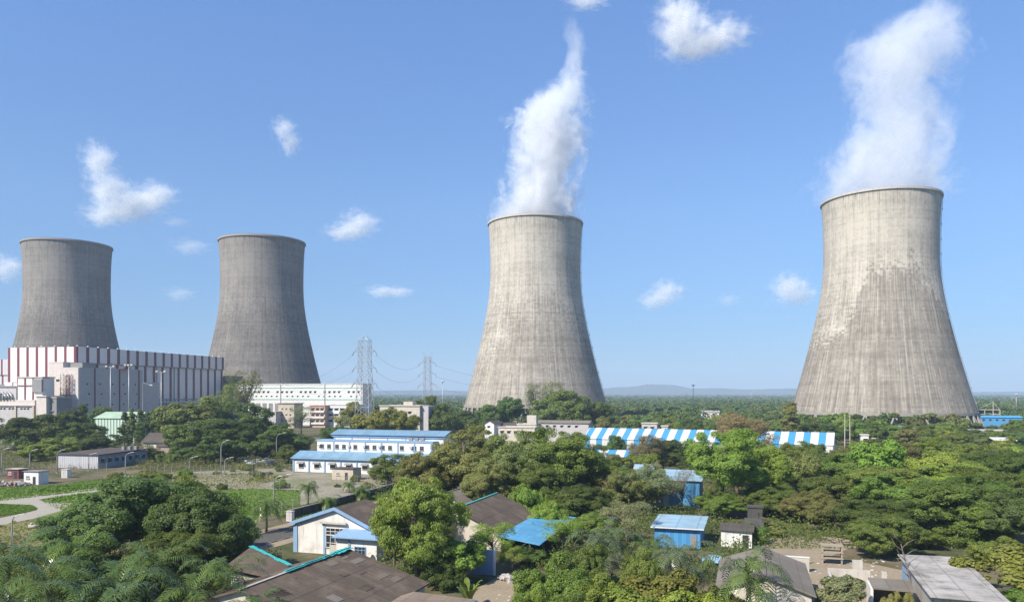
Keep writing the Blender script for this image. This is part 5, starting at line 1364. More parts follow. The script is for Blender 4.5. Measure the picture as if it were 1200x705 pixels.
wire_fence(onz(304, 611), onz(476, 571), 2.6, 17, 'wire fence beside the black boundary wall', True)
wire_fence(onz(300, 575), onz(478, 563), 2.4, 14, 'wire fence across the grey yard behind the bright lawn')
wa, wb_ = onz(337, 608), onz(446, 578.5)
d_ = wb_ - wa; L_ = d_.length
bw2 = thing('boundary_wall', 'long low black boundary wall between the grass verge and the yard', 'wall', wa, math.atan2(d_.y, d_.x))
box_part(bw2, 'wall', BLACK, 0, L_ + 14, -.12, .12, 0, 1.55); box_part(bw2, 'coping', DGREY, -.05, L_ + 14.05, -.2, .2, 1.553, 1.68)
for i in range(16): box_part(bw2, 'buttress', BLACK, 1 + i * 3.6, 1.35 + i * 3.6, -.3, -.123, 0, 1.5)

# ------------------------------------------------------------------ parked cars
CARP = {}
def car_paint(n, c):
    m, nt, b = new_mat(n); b.inputs['Base Color'].default_value = (*c, 1); b.inputs['Roughness'].default_value = .3; b.inputs['Coat Weight'].default_value = .6; return m
TYRE, nt, b = new_mat('tyre_rubber'); b.inputs['Base Color'].default_value = (.02, .02, .02, 1)
def loft(rows):
    """closed body from cross-sections along x: list of (x, half width bottom, half width top, z bottom, z top)"""
    mb = MB(); vs = []
    for x, wb0, wt0, z0, z1 in rows:
        zm = z0 + (z1 - z0) * .55
        vs += [(x, -wb0, z0), (x, -wb0 * 1.03, zm), (x, -wt0, z1), (x, wt0, z1), (x, wb0 * 1.03, zm), (x, wb0, z0)]
    n = 6; fs = []
    for i in range(len(rows) - 1):
        for k in range(n): fs.append((i * n + k, i * n + (k + 1) % n, (i + 1) * n + (k + 1) % n, (i + 1) * n + k))
    fs.append(tuple(range(n - 1, -1, -1))); fs.append(tuple(range((len(rows) - 1) * n, len(rows) * n)))
    mb.add(vs, fs); return mb
def car(p, rz, paintm, label):
    t = thing('parked_car', label, 'car', p, rz, 'cars parked under the trees')
    loft([(-2.1, .72, .62, .42, .72), (-1.95, .82, .74, .28, .92), (-1.2, .85, .78, .22, 1.0), (.6, .85, .78, .22, .98), (1.7, .83, .72, .24, .82), (2.05, .72, .6, .36, .64)]).build('body', paintm, t, True)
    loft([(-1.75, .72, .66, .9, .98), (-1.15, .74, .58, .9, 1.42), (.2, .74, .58, .9, 1.45), (1.05, .72, .66, .9, 1.0)]).build('cabin_glass', GLASS, t, True)
    loft([(-1.1, .55, .5, 1.4, 1.47), (.2, .56, .5, 1.41, 1.5)]).build('roof', paintm, t, True)
    for x_ in (-1.3, 1.3):
        for y_ in (-.74, .74):
            w_ = MB(); w_.bar((x_, y_ - .11, .31), (x_, y_ + .11, .31), .31, n=14); w_.build('wheel', TYRE, t)
    for y_ in (-.55, .55):
        l = MB(); l.box(2.0, 2.08, y_ - .14, y_ + .14, .58, .70); l.build('headlight', PALECONC, t)
cw, cg, cs_, cd = car_paint('white_car_paint', (.75, .75, .74)), car_paint('grey_car_paint', (.3, .31, .32)), car_paint('silver_car_paint', (.55, .56, .57)), car_paint('dark_car_paint', (.06, .06, .07))
for (px, py, rz, m, lb) in ((286, 541.5, 2.5, cw, 'white car parked farthest left under the dark trees'), (295, 544.5, 2.5, cs_, 'silver car parked second from the left under the dark trees'),
                            (304, 543, .6, cw, 'white car parked in the middle of the row under the trees'), (314, 541, .7, cg, 'grey car parked near the street lamp under the trees'),
                            (318, 545.5, .7, cd, 'dark car parked in front of the grey car near the lamp')):
    car(onz(px, py), rz, m, lb)
mb = MB(); sc_rng = random.Random(12)
for i in range(90):
    x_, y_ = sc_rng.uniform(-6.5, 1.6), sc_rng.uniform(-1.6, 1.6); s_ = sc_rng.uniform(.2, .75); z_ = max(0, 1.0 - abs(y_) * .6) * sc_rng.uniform(.1, 1)
    M = Matrix.Translation((x_, y_, z_)) @ Matrix.Rotation(sc_rng.uniform(0, 3), 4, Vector((sc_rng.random(), sc_rng.random(), sc_rng.random() + .1)).normalized())
    sx, sy, sz = s_, s_ * sc_rng.uniform(.2, 1), s_ * sc_rng.uniform(.1, .6)
    vs = [M @ Vector((x * sx, y * sy, z * sz)) for z in (-1, 1) for y in (-1, 1) for x in (-1, 1)]
    mb.add(vs, [(0, 2, 3, 1), (4, 5, 7, 6), (0, 1, 5, 4), (2, 6, 7, 3), (0, 4, 6, 2), (1, 3, 7, 5)], sc_rng.randrange(4))
o = mb.build('scrap_heap', [CONC, DGREY, WOOD, MAROON]); o.location = onz(26, 568.5); o['kind'] = 'stuff'
dm = onz(41, 618.5); gp = thing('pipe_fitting', 'small grey pipe fitting lying on the yellowing grass', 'pipe', dm, .3)
mb = MB(); mb.bar((-1, 0, .35), (1, 0, .35), .34, n=10); mb.build('barrel', CONC, gp, True); mb = MB(); mb.bar((-.5, 0, .62), (-.5, 0, 1.0), .22, n=8); mb.build('branch', CONC, gp, True)
# ------------------------------------------------------------------ trees, bushes, palms
DK = (0.092, 0.122, 0.028); MD = (0.128, 0.168, 0.034); LT = (0.168, 0.222, 0.038); LIME = (0.138, 0.205, 0.038)
YG = (0.172, 0.184, 0.038); OL = (0.158, 0.162, 0.052); BR = (0.200, 0.155, 0.082); GY = (0.158, 0.176, 0.090); BG = (0.104, 0.146, 0.042)
T = tree_at
# big dark tree group, front left
T(160, 553, 107, 170, 'mound_near', BG, 'largest dark green tree at the front left behind the palms', var=0)
T(242, 566, 101, 120, 'mound_near', BG, 'dark dense tree right of the largest front left tree', var=1)
T(100, 588, 106, 95, 'round_near', BG, 'lower rounded tree on the left flank of the largest front left tree', var=2)
T(205, 556, 113, 80, 'round_near', MD, 'light-tipped tree crown between the two biggest front left trees', var=0)
T(258, 628, 106, 70, 'round_near', DK, 'dark tree beside the turquoise roof edge at the front left', var=3)
T(190, 620, 90, 120, 'round_near', DK, 'dark shaded tree just above the front left palms', var=2)
T(120, 640, 84, 110, 'bush_near', DK, 'dark undergrowth bush between the front left palms', var=0)
for i, (px, py, d, sp, tint, lb) in enumerate((
        (8, 660, 82, 130, BG, 'palm at the left edge with fronds hanging into the picture'), (58, 684, 72, 150, MD, 'broad palm at the bottom left with arching fronds'),
        (92, 644, 88, 105, LT, 'yellowish upright palm in the front left group'), (138, 688, 72, 140, BG, 'bottom left palm second from the left'),
        (180, 664, 80, 120, MD, 'palm in the dark below the largest front left tree'), (225, 694, 72, 130, MD, 'yellow-green palm at the bottom of the front left group'),
        (264, 676, 78, 105, MD, 'palm with long fronds reaching towards the turquoise roof'), (300, 712, 70, 110, BG, 'palm at the bottom edge below the nearest house roof'),
        (20, 716, 66, 140, DK, 'lowest palm in the bottom left corner'), (112, 726, 64, 150, BG, 'palm cut by the lower edge in the front left group'))):
    palm_at(px, py, d, sp, ('lush', i % 3), tint, lb)
for px, py, d, sp, k, lb in ((361, 571, 165, 30, 0, 'slim palm on the grass verge before the black boundary wall'), (312, 594, 132, 46, 1, 'slim palm beside the road left of the white gable house'),
                             (385, 588, 158, 32, 1, 'short bushy palm right behind the white gable house'), (424, 576, 172, 36, 0, 'broad palm beside the black boundary wall near the drooping tree'),
                             (409, 568, 185, 22, 1, 'thin half-bare palm in front of the tan gatehouse')):
    palm_at(px, py, d, sp, ('tall', k), MD, lb)
for i in range(7):
    palm_at(8 + i * 9.5 + tree_rng.uniform(-2, 2), 517 + tree_rng.uniform(-3, 3), 288 + i, 13, ('tall', i % 2), LT, 'small palm in the row at the foot of the left dark trees', 'palm row by the works')
# centre
T(489, 557, 97, 92, 'droop_near', YG, 'tall yellow-green drooping tree between the white gable house and the brown roof', var=0)
T(512, 608, 106, 60, 'mound_near', DK, 'dark tree standing before the gable of the brown roof house')
T(505, 575, 119, 60, 'droop_near', OL, 'darker drooping tree leaning behind the tall yellow-green one', var=1)
T(462, 592, 100, 44, 'droop_near', YG, 'short drooping tree on the left flank of the tall yellow-green one', var=1)
T(545, 630, 98, 66, 'bigleaf_near', LT, 'small large-leaved light green tree in front of the brown roof house', var=0)
T(520, 650, 95, 55, 'bush_near', DK, 'dark bush under the small large-leaved light green tree', var=1)
T(580, 612, 106, 54, 'airy_near', LT, 'thin feathery tree in front of the turquoise awning', var=0)
T(600, 640, 103, 34, 'airy_near', YG, 'smaller feathery tree right of the thin feathery one', var=1)
for px, py, d, wp, k, ti, lb in (
        (655, 648, 80, 100, 'bush_near', LIME, 'bright feathery green bush at the end of the dirt track'), (628, 672, 80, 56, 'bush_near', LT, 'low bright bush at the bottom beside the dirt track'),
        (702, 666, 78, 100, 'bush_near', LT, 'round green bush at the bottom right of the bright feathery bush'), (768, 668, 78, 100, 'bigleaf_near', YG, 'yellow-green large-leaved bush at the bottom centre'),
        (815, 690, 74, 80, 'bigleaf_near', LT, 'green large-leaved bush left of the big bottom palm'), (735, 690, 73, 80, 'bigleaf_near', LT, 'large-leaved bush cut by the lower edge below the palms'),
        (662, 690, 73, 70, 'bush_near', MD, 'dark green bush cut by the lower edge right of the dirt track'), (685, 636, 95, 52, 'bush_near', MD, 'green bush left of the middle palm'),
        (620, 640, 108, 46, 'round_near', DK, 'dark round bush below the turquoise awning'), (748, 642, 92, 54, 'bush_near', MD, 'green bush between the two middle palms'),
        (660, 606, 112, 52, 'airy_near', LT, 'loose light green shrub right of the turquoise awning'), (640, 586, 132, 50, 'bush_near', LT, 'bright shrub behind the turquoise awning'),
        (842, 686, 78, 70, 'bush_near', MD, 'green bush left of the big bottom palm'), (948, 706, 80, 46, 'bush_near', LT, 'light bush at the bottom beside the grey roof house')):
    T(px, py, d, wp, k, ti, lb)
palm_at(705, 634, 106, 88, ('lush', 0), GY, 'middle palm left of the bright blue shed')
palm_at(796, 652, 98, 92, ('lush', 1), GY, 'middle palm in front of the bright blue shed')
palm_at(876, 674, 76, 125, ('lush', 2), MD, 'big bottom palm before the grey corrugated gable roof')
palm_at(760, 640, 104, 60, ('lush', 2), MD, 'smaller palm squeezed between the two middle palms')
# banana plant
bp = onz(549, 712); t = thing('banana_plant', 'banana plant with broad upright leaves at the bottom by the litter roof', 'plant', bp)
rngb = np.random.default_rng(5); V, Q = [], []
for i in range(13):
    az = i * 2.4; ln = rngb.uniform(1.8, 2.7); n = 7; s_ = np.linspace(0, 1, n)
    base = np.array([0.25 * math.cos(az), 0.25 * math.sin(az), 1.2 + rngb.uniform(-.5, .6)])
    r_ = ln * .55 * s_; z_ = ln * (.95 * s_ - .35 * s_ ** 2.5)
    path = np.stack([r_ * math.cos(az), r_ * math.sin(az), z_], 1) + base; sd = np.array([-math.sin(az), math.cos(az), 0])
    for j in range(n - 1):
        w0, w1 = (.06 if k_ == 0 else .34 * math.sin(PI * min(k_ / (n - 1) * .92 + .06, 1)) for k_ in (j, j + 1)); b0 = len(V)
        dz = np.array([0, 0, .10])
        V += [path[j] - sd * w0 + dz * (w0 > .1), path[j], path[j + 1], path[j + 1] - sd * w1 + dz * (w1 > .1), path[j] + sd * w0 + dz * (w0 > .1), path[j + 1] + sd * w1 + dz * (w1 > .1)]
        Q += [(b0, b0 + 1, b0 + 2, b0 + 3), (b0 + 1, b0 + 4, b0 + 5, b0 + 2)]
c = link_mesh('leaves', np_mesh('leaves', np.array(V), np.array(Q), M_PALMLEAF), t); c.color = (*LT, 1)
mb = MB(); mb.tube([(0, 0, -.2), (.05, 0, .8), (0, .05, 1.7)], [.2, .16, .1], 0, 8); mb.build('stem', M_PALMLEAF, t, True).color = (.12, .14, .05, 1)
# middle wood in front of the striped shed and around the brown roofs
for px, py, d, wp, k, ti, lb in (
        (546, 497, 166, 88, 'oval_near', OL, 'dark olive tree right of the three-tiered building'), (500, 528, 162, 62, 'mound_near', OL, 'olive tree in front of the right end of the three-tiered building'),
        (459, 531, 205, 50, 'round_mid', DK, 'dark tree covering the middle of the three-tiered building front'), (525, 527, 176, 70, 'round_mid', DK, 'dark tree above the grey pitched roof edge'),
        (602, 508, 160, 92, 'mound_near', OL, 'wide olive tree above the brown roof house'), (656, 499, 162, 104, 'mound_near', MD, 'large green tree left of the blue and white striped shed'),
        (572, 536, 152, 66, 'mound_near', OL, 'olive tree directly behind the brown roof house'), (630, 538, 150, 70, 'mound_near', MD, 'green tree behind the right end of the brown roof house'),
        (696, 520, 166, 70, 'oval_near', DK, 'dark tree in front of the left end of the striped shed'), (618, 565, 146, 46, 'bush_near', LT, 'light green shrub touching the brown roof house'),
        (722, 509, 250, 32, 'round_mid', DK, 'dark small tree against the striped shed wall'), (752, 508, 226, 50, 'airy_near', BR, 'brownish dry-leaved tree before the striped shed'),
        (785, 515, 250, 44, 'round_mid', DK, 'dark low tree between the brownish tree and the bright tree'), (902, 517, 248, 26, 'round_mid', MD, 'small green tree against the right part of the striped shed'), (955, 519, 250, 30, 'round_mid', DK, 'small dark tree at the right end of the striped shed'), (728, 556, 160, 80, 'twiggy_near', BR, 'grey leafless thicket beside the bright blue walled building'),
        (690, 566, 140, 66, 'mound_near', DK, 'dark tree at the left of the leafless thicket'), (764, 548, 153, 70, 'airy_near', GY, 'weeping greyish tree before the bright blue walled building'), (742, 548, 150, 60, 'round_near', OL, 'olive tree hiding the turquoise roofed hut'), (757, 540, 160, 44, 'round_near', GY, 'greyish tree before the turquoise roofed hut'), (900, 566, 150, 64, 'round_near', MD, 'green tree rising behind the charred stack'), (942, 572, 143, 62, 'round_near', OL, 'olive tree at the back of the sandy yard'), (978, 584, 134, 52, 'airy_near', OL, 'airy olive tree behind the plank pile'),
        (735, 586, 121, 58, 'airy_near', GY, 'pale green weeping shrub left of the small blue shed'), (700, 598, 117, 60, 'mound_near', MD, 'green shrub behind the middle palm'),
        (660, 575, 140, 70, 'round_mid', DK, 'dark low tree right of the brown roof house'), (800, 546, 157, 40, 'twiggy_near', BR, 'bare grey tree standing against the blue wall'),
        (846, 500, 152, 84, 'oval_near', LIME, 'tall bright lime green tree in the middle of the wood'), (868, 484, 275, 60, 'airy_near', BR, 'brown-olive airy tree behind the bright lime tree'),
        (893, 520, 166, 58, 'oval_near', LT, 'green tree touching the right of the bright lime tree'), (930, 516, 212, 44, 'droop_near', YG, 'yellowish tree before the right end of the striped shed'),
        (838, 575, 148, 66, 'round_near', LIME, 'lower bright green tree above the small blue shed'), (905, 556, 172, 84, 'round_mid', OL, 'olive tree below the right end of the striped shed'),
        (955, 535, 192, 84, 'round_mid', MD, 'green tree right of the yellowish tree'), (890, 566, 160, 50, 'round_mid', DK, 'dark tree behind the charred stack'),
        (925, 585, 148, 70, 'airy_near', OL, 'loose olive shrub right of the charred stack'), (960, 588, 142, 60, 'airy_near', OL, 'loose olive shrub behind the concrete rack'),
        (905, 612, 130, 36, 'bush_near', OL, 'small scrub bush beside the cream hut'), (880, 610, 124, 40, 'bush_near', MD, 'green bush covering the cream hut corner'),
        (1000, 525, 184, 84, 'mound_near', MD, 'tree below the pair of tied poles'), (1050, 515, 193, 90, 'mound_near', OL, 'olive tree under the blue and white roof in the wood'),
        (1105, 512, 202, 96, 'oval_near', MD, 'round tree below the long bright blue roof'), (1155, 528, 176, 80, 'oval_near', DK, 'dark tree below the white roofed tan house'),
        (1196, 530, 163, 70, 'mound_near', MD, 'green tree at the right edge behind the pale blue roof'), (980, 556, 147, 90, 'mound_near', DK, 'dark tree above the sandy yard'),
        (1035, 545, 146, 100, 'oval_near', MD, 'big mid-green tree in the middle of the right-hand wood'), (1098, 538, 160, 110, 'mound_near', LT, 'big light green tree in the right-hand wood'),
        (1160, 548, 150, 90, 'mound_near', MD, 'broad green tree at the right of the big light green tree'), (1020, 580, 126, 90, 'mound_near', DK, 'dark spreading tree shading the crates in the yard'),
        (1075, 556, 132, 110, 'mound_near', MD, 'green tree behind the bleached shed roof'), (1130, 562, 124, 120, 'mound_near', MD, 'broad dark green tree above the bleached shed roof'),
        (1186, 572, 118, 100, 'mound_near', BG, 'bushy green tree at the right edge above the yellow-green bush'), (1165, 625, 108, 70, 'bush_near', MD, 'green bush behind the bleached shed roof'),
        (1192, 640, 88, 104, 'bigleaf_near', YG, 'yellow-green bush in the bottom right corner'), (1200, 690, 80, 90, 'bigleaf_near', LT, 'leafy bush cut by the bottom right corner'),
        (988, 672, 84, 66, 'bigleaf_near', GY, 'pale large-leaved young tree in the sandy yard'), (1035, 600, 113, 76, 'mound_near', DK, 'dark low tree behind the ruined walls'),
        (1085, 618, 118, 70, 'round_near', MD, 'green low tree over the back of the bleached shed'), (1048, 690, 78, 34, 'bush_near', OL, 'scrub bush beside the slab roofed lean-to')):
    T(px, py, d, wp, k, ti, lb)
# bare tree by the bleached shed
bt = onz(1069, 700); t = thing('bare_tree', 'leafless grey tree leaning beside the bleached shed', 'tree', bt)
rb2 = random.Random(21); mb = MB(); mb.tube([(0, 0, -.2), (-.15, 0, 1.6), (-.5, .1, 3.4), (-1.0, .1, 5.2), (-1.3, .2, 6.6)], [.17, .14, .11, .07, .03], 0, 7)
mb.build('trunk', M_DRYTWIG, t, True)
for i in range(9):
    z_ = 2.4 + i * .5; x_ = -.15 - (z_ - 1.6) * .22; s_ = 1 if i % 2 else -1; b_ = MB()
    b_.tube([(x_, 0.05, z_), (x_ + s_ * .7, rb2.uniform(-.4, .4), z_ + .6), (x_ + s_ * 1.3, rb2.uniform(-.6, .6), z_ + rb2.uniform(.9, 1.6))], [.06, .04, .015], 0, 5); b_.build('branch', M_DRYTWIG, t, True)
# left: dark mass before the hall, ashoka row, trees about the office
for px, py, d, wp, k, ti, lb in (
        (236, 463, 318, 78, 'round_mid', OL, 'big rounded olive tree before the striped hall side'), (283, 470, 322, 66, 'round_mid', DK, 'big dark tree under the long white office'),
        (262, 490, 288, 70, 'round_mid', DK, 'dark tree in front of the tree mass, above the tallest lamp'), (325, 496, 286, 62, 'round_mid', DK, 'dark tree above the parked cars'),
        (225, 492, 292, 56, 'round_mid', DK, 'dark tree beside the arched huts'), (353, 475, 420, 26, 'airy_mid', GY, 'grey-green thin tree before the orange framed annex'),
        (290, 433, 400, 40, 'airy_mid', OL, 'tall airy tree rising against the long white office'), (262, 448, 380, 30, 'airy_mid', OL, 'airy tree at the corner of the striped hall'),
        (250, 510, 262, 40, 'round_mid', DK, 'low dark tree behind the wire fence'), (300, 512, 292, 50, 'round_mid', DK, 'dark tree shading the parked cars'),
        (18, 488, 320, 74, 'round_mid', DK, 'dark tree before the long low annex, left edge'), (58, 484, 322, 60, 'round_mid', DK, 'dark tree before the small sunlit annex'),
        (84, 473, 330, 36, 'oval_mid', DK, 'tall dark tree in front of the lattice frame'), (98, 494, 300, 52, 'round_mid', DK, 'dark tree left of the green striped shed'),
        (70, 512, 274, 66, 'round_mid', MD, 'mid-green low tree behind the long grey shed'), (36, 520, 268, 40, 'round_mid', LT, 'light green low tree behind the palm row'),
        (118, 508, 292, 44, 'round_mid', DK, 'dark low tree under the green striped shed'), (120, 476, 396, 30, 'round_mid', DK, 'dark tree behind the green striped shed'),
        (140, 522, 300, 34, 'bush_near', LT, 'light green shrub above the long grey shed'), (176, 520, 268, 20, 'airy_near', OL, 'small airy tree before the arched huts'),
        (200, 528, 262, 30, 'bush_near', MD, 'green shrub right of the rust coloured hut'), (412, 488, 430, 22, 'airy_mid', GY, 'thin grey tree before the ribbon windowed annex'),
        (392, 497, 330, 40, 'round_mid', DK, 'dark tree behind the three-tiered building, left part'), (430, 480, 345, 44, 'round_mid', YG, 'yellow-green tree left of the cream flat roofed house'),
        (466, 476, 350, 52, 'round_mid', YG, 'yellow-green tree covering the cream flat roofed house'), (350, 508, 290, 34, 'round_mid', OL, 'olive tree at the left end of the three-tiered building'),
        (500, 463, 470, 34, 'round_mid', MD, 'tree right of the forked pylon foot'), (520, 472, 400, 36, 'round_mid', DK, 'dark tree right of the cream flat roofed house'),
        (412, 470, 470, 40, 'round_mid', OL, 'olive tree at the foot of the big pylon'), (545, 480, 440, 30, 'round_mid', DK, 'dark tree left of the narrow-plume tower'),
        (573, 473, 420, 30, 'round_mid', DK, 'dark round tree hiding the tower legs of the narrow-plume tower'), (598, 464, 430, 32, 'oval_mid', BG, 'dark green tree before the narrow-plume tower, left part'),
        (628, 448, 440, 26, 'airy_mid', GY, 'airy casuarina before the narrow-plume tower, left of the two'), (648, 445, 445, 26, 'airy_mid', OL, 'airy casuarina before the narrow-plume tower, right of the two'),
        (662, 456, 430, 54, 'round_mid', DK, 'broad dark tree at the foot of the narrow-plume tower'), (700, 470, 440, 40, 'round_mid', DK, 'dark tree at the right foot of the narrow-plume tower'),
        (638, 468, 410, 40, 'round_mid', BG, 'round tree below the two casuarinas'), (928, 471, 345, 20, 'cypress_mid', OL, 'dark narrow conifer left of the nearest tower'),
        (862, 482, 290, 40, 'airy_near', BR, 'brown airy tree crown left behind the bright lime tree')):
    T(px, py, d, wp, k, ti, lb)
for i, (px, py) in enumerate(((146, 482), (152, 478), (158, 486), (164, 479), (172, 482), (179, 478), (186, 481), (193, 479), (200, 484), (140, 500), (150, 502), (162, 504))):
    T(px, py, 350 if i < 9 else 330, 10, 'cypress_mid', DK, 'narrow dark columnar tree in the row beside the green striped shed', 'columnar tree row')

# shrubs about the yard, the fences and the verge
sr_ = random.Random(14)
for i in range(46):
    px_ = sr_.uniform(125, 475); py_ = sr_.choice((sr_.uniform(549, 556), sr_.uniform(556, 562), sr_.uniform(563, 573)))
    if 340 < px_ < 440 and py_ < 563: continue
    p_ = onz(px_, py_); hh = sr_.uniform(.8, 2.6)
    plant('bush_near', p_.x, p_.y, hh, hh * sr_.uniform(1.1, 2.4), sr_.choice((MD, LT, OL, YG)), 'small shrub growing wild on the grey yard and along its fences', 'wild shrubs on the yard', cat='bush')
for px_, py_, d_, w_, k_, ti_, lb_ in ((182, 528, 268, 26, 'round_mid', MD, 'small green tree beside the rust coloured hut'), (214, 522, 276, 30, 'round_mid', DK, 'dark low tree in front of the arched huts'),
        (240, 520, 256, 34, 'round_mid', DK, 'dark low tree left of the tallest street lamp'), (276, 515, 268, 34, 'round_mid', DK, 'dark low tree right of the tallest street lamp'), (338, 520, 262, 26, 'round_mid', MD, 'green low tree at the left gable of the three-tiered building'),
        (446, 548, 214, 30, 'bush_near', MD, 'green bush before the right half of the three-tiered building'), (482, 552, 196, 40, 'round_mid', OL, 'olive tree at the far end of the black boundary wall')):
    T(px_, py_, d_, w_, k_, ti_, lb_)
# continuous wood, tree by tree out to about 600 m
BLOCK = [(-230, 400, 70), (-300, 470, 80), (-240, 560, 60), (-160, 575, 30), (-110, 570, 30)]
TOWERS_XY = [(t_.location.x, t_.location.y, 66) for t_ in (T1, T2, T3, T4)]
KEEP = []
for i in range(0, 101, 6): KEEP.append((33.8 + .9 * i, 331 - .43 * i, 13.5))
for o in [o for o in bpy.data.objects if o.parent is None and o.get('category') in ('house', 'building', 'office building', 'industrial building', 'shed')]:
    KEEP.append((o.location.x + 5, o.location.y + 4, 10))
def zone(px, d):
    if px < 560: a = 'between the pylons and the narrow-plume tower'
    elif px < 720: a = 'at the foot of the narrow-plume tower'
    elif px < 925: a = 'between the two steaming towers'
    elif px < 1145: a = 'before the nearest tower'
    else: a = 'right of the nearest tower'
    return a
TINTS = ((DK, 'dark green'), (MD, 'mid-green'), (OL, 'olive'), (BG, 'deep green'), (LT, 'light green'))
wr_ = random.Random(31); made = 0
for row, d0 in enumerate((350, 374, 402, 434, 470)):
    px = 395 + wr_.uniform(0, 10)
    while px < 1235:
        d = d0 + wr_.uniform(-11, 11); wm = wr_.uniform(9.5, 14.5); h = wr_.uniform(8.0, 12.2)
        x = (px - CX) * d / FPX
        ok = px > 690 or (d > 400 and px > 440)
        for (bx, by, br) in TOWERS_XY + KEEP:
            if (x - bx) ** 2 + (d - by) ** 2 < (br + 2) ** 2: ok = False
        if 925 < px < 1140 and 420 < d < 460: h = 12.5 + wr_.uniform(-.7, .9)
        # keep what stands behind in view
        if 560 < px < 700 and d < 470: ok = False
        if 1030 < px < 1190 and 352 < d < 386: h *= .8
        if 1125 < px < 1195 and d < 480: h *= .7
        if 705 < px < 800 and d < 372: h *= .6
        if ok and any((x - fx) ** 2 + (d - fy) ** 2 < (.5 * (fr + wm * .5)) ** 2 for fx, fy, fr in FOOT): ok = False
        if ok:
            ti, nm = TINTS[wr_.choice((0, 0, 1, 1, 2, 3, 3, 4))]
            z = zone(px, d)
            plant('round_far' if d > 395 else 'round_mid', x, d, h, wm, ti, f'{nm} wood tree {z}, ' + ('front rows' if d < 430 else 'back rows'), 'wood ' + z)
            made += 1
        px += wm * FPX / d * wr_.uniform(.72, 1.0)
# lower fill trees between the prominent ones in the right-hand wood
for row, (d0, h0) in enumerate(((336, 8.5), (276, 7.5), (248, 8.5), (222, 9.5), (200, 10.5), (176, 11.5), (156, 11.5), (137, 10.5), (124, 9.0))):
    px = 690 if d0 > 215 else (1015 if d0 < 140 else 955 if d0 < 160 else 540)
    while px < 1230:
        d = d0 + wr_.uniform(-9, 9); h = h0 * wr_.uniform(.72, 1.1); wm = h * wr_.uniform(.85, 1.2) + .8; x = (px - CX) * d / FPX
        if d0 > 215 and px < 990: h *= .66
        ok = not any((x - bx) ** 2 + (d - by) ** 2 < (br + 3) ** 2 for bx, by, br in KEEP)
        if d0 < 205 and 775 < px < 830: ok = False
        if d0 < 180 and px < 850: h *= .7; wm *= .75
        if 905 < px < 985 and d0 < 170: h *= .6
        if ok and any((x - fx) ** 2 + (d - fy) ** 2 < (.52 * (fr + wm * .5)) ** 2 for fx, fy, fr in FOOT): ok = False
        if ok:
            ti, nm = TINTS[wr_.choice((0, 1, 1, 1, 2, 2, 3, 4, 4))]
            side_ = 'left of the bright lime tree' if px < 846 else ('between the bright lime tree and the tied poles' if px < 993 else 'right of the tied poles')
            fam_ = wr_.choice(('round', 'round', 'mound', 'mound', 'mound', 'oval', 'spread')); plant(fam_ + ('_near' if d < 160 else '_mid'), x, d, h * (1.12 if fam_ == 'oval' else 1), wm * (.8 if fam_ == 'oval' else 1), ti, f'{nm} tree of the near wood {side_}', 'low trees of the near wood ' + side_)
            made += 1
        px += wm * FPX / d * wr_.uniform(.8, 1.25)
print('WOOD TREES', made, 'LEAVES', sum(k.n for k in KINDS.values()))

# the far wood, one mass out to the horizon
def mass(name, rows, seed, tints):
    rng = np.random.default_rng(seed); Vs, n0 = [], 0
    for (d0, d1, n, leaf, per) in rows:
        d = rng.uniform(d0 ** .5, d1 ** .5, n) ** 2; u = rng.uniform(-.84, .84, n); x = u * d
        keep = np.ones(n, bool)
        for bx, by, br in TOWERS_XY: keep &= (x - bx) ** 2 + (d - by) ** 2 > (br + 3) ** 2
        keep &= ~((u < -.2) & (d < 700)) 
        d, x = d[keep], x[keep]; n = len(d)
        R_ = rng.uniform(4.5, 9, n) * (1 + d / 6000); H_ = rng.uniform(6.5, 12.5, n)
        idx = np.repeat(np.arange(n), per)
        q = unit(rng.normal(size=(len(idx), 3)) + np.array([0, 0, .35]))
        q[:, 2] = np.abs(q[:, 2]) - .15
        P = q * R_[idx][:, None] * rng.uniform(.75, 1.05, (len(idx), 1)) * np.array([1, 1, .62])
        zc = (H_ - R_ * .62)[idx]
        P = P + np.stack([x[idx], d[idx], np.maximum(zc, 1.5)], 1)
        Nn = unit(q + np.array([0, 0, .3]) + rng.normal(size=P.shape) * .5)
        L = leaf * (1 + d[idx] / 2500) * rng.uniform(.7, 1.3, len(idx))
        V, Q = leaf_quads(P, Nn, L, L * .7, rng); Vs.append(V)
    V = np.concatenate(Vs); Q = np.arange(len(V)).reshape(-1, 4)
    o = link_mesh(name, np_mesh(name, V, Q, M_FARLEAF)); o['kind'] = 'stuff'
    return len(Q)
M_FARLEAF, nt, b = new_mat('far_wood_leaves'); g = N(nt)
geo = g.node('ShaderNodeNewGeometry'); o_ = g.obj()
c = g.ramp(g.noise(o_, .035, 5, .7), [(.3, (.052, .088, .025)), (.48, (.085, .135, .033)), (.6, (.125, .145, .047)), (.75, (.15, .185, .050))])
c = g.mix(g.lin(geo.outputs['Random Per Island'], 0, 1, 0, .3), c, (.030, .052, .018))
g.link(c, b.inputs['Base Color']); b.inputs['Roughness'].default_value = .7; b.inputs['Specular IOR Level'].default_value = .15
nq = mass('far_wood', [(488, 800, 1150, 1.2, 260), (800, 1300, 1500, 1.5, 150), (1300, 2400, 2000, 1.9, 85), (2400, 6800, 3400, 2.6, 50)], 3, None)
print('FAR LEAVES', nq)
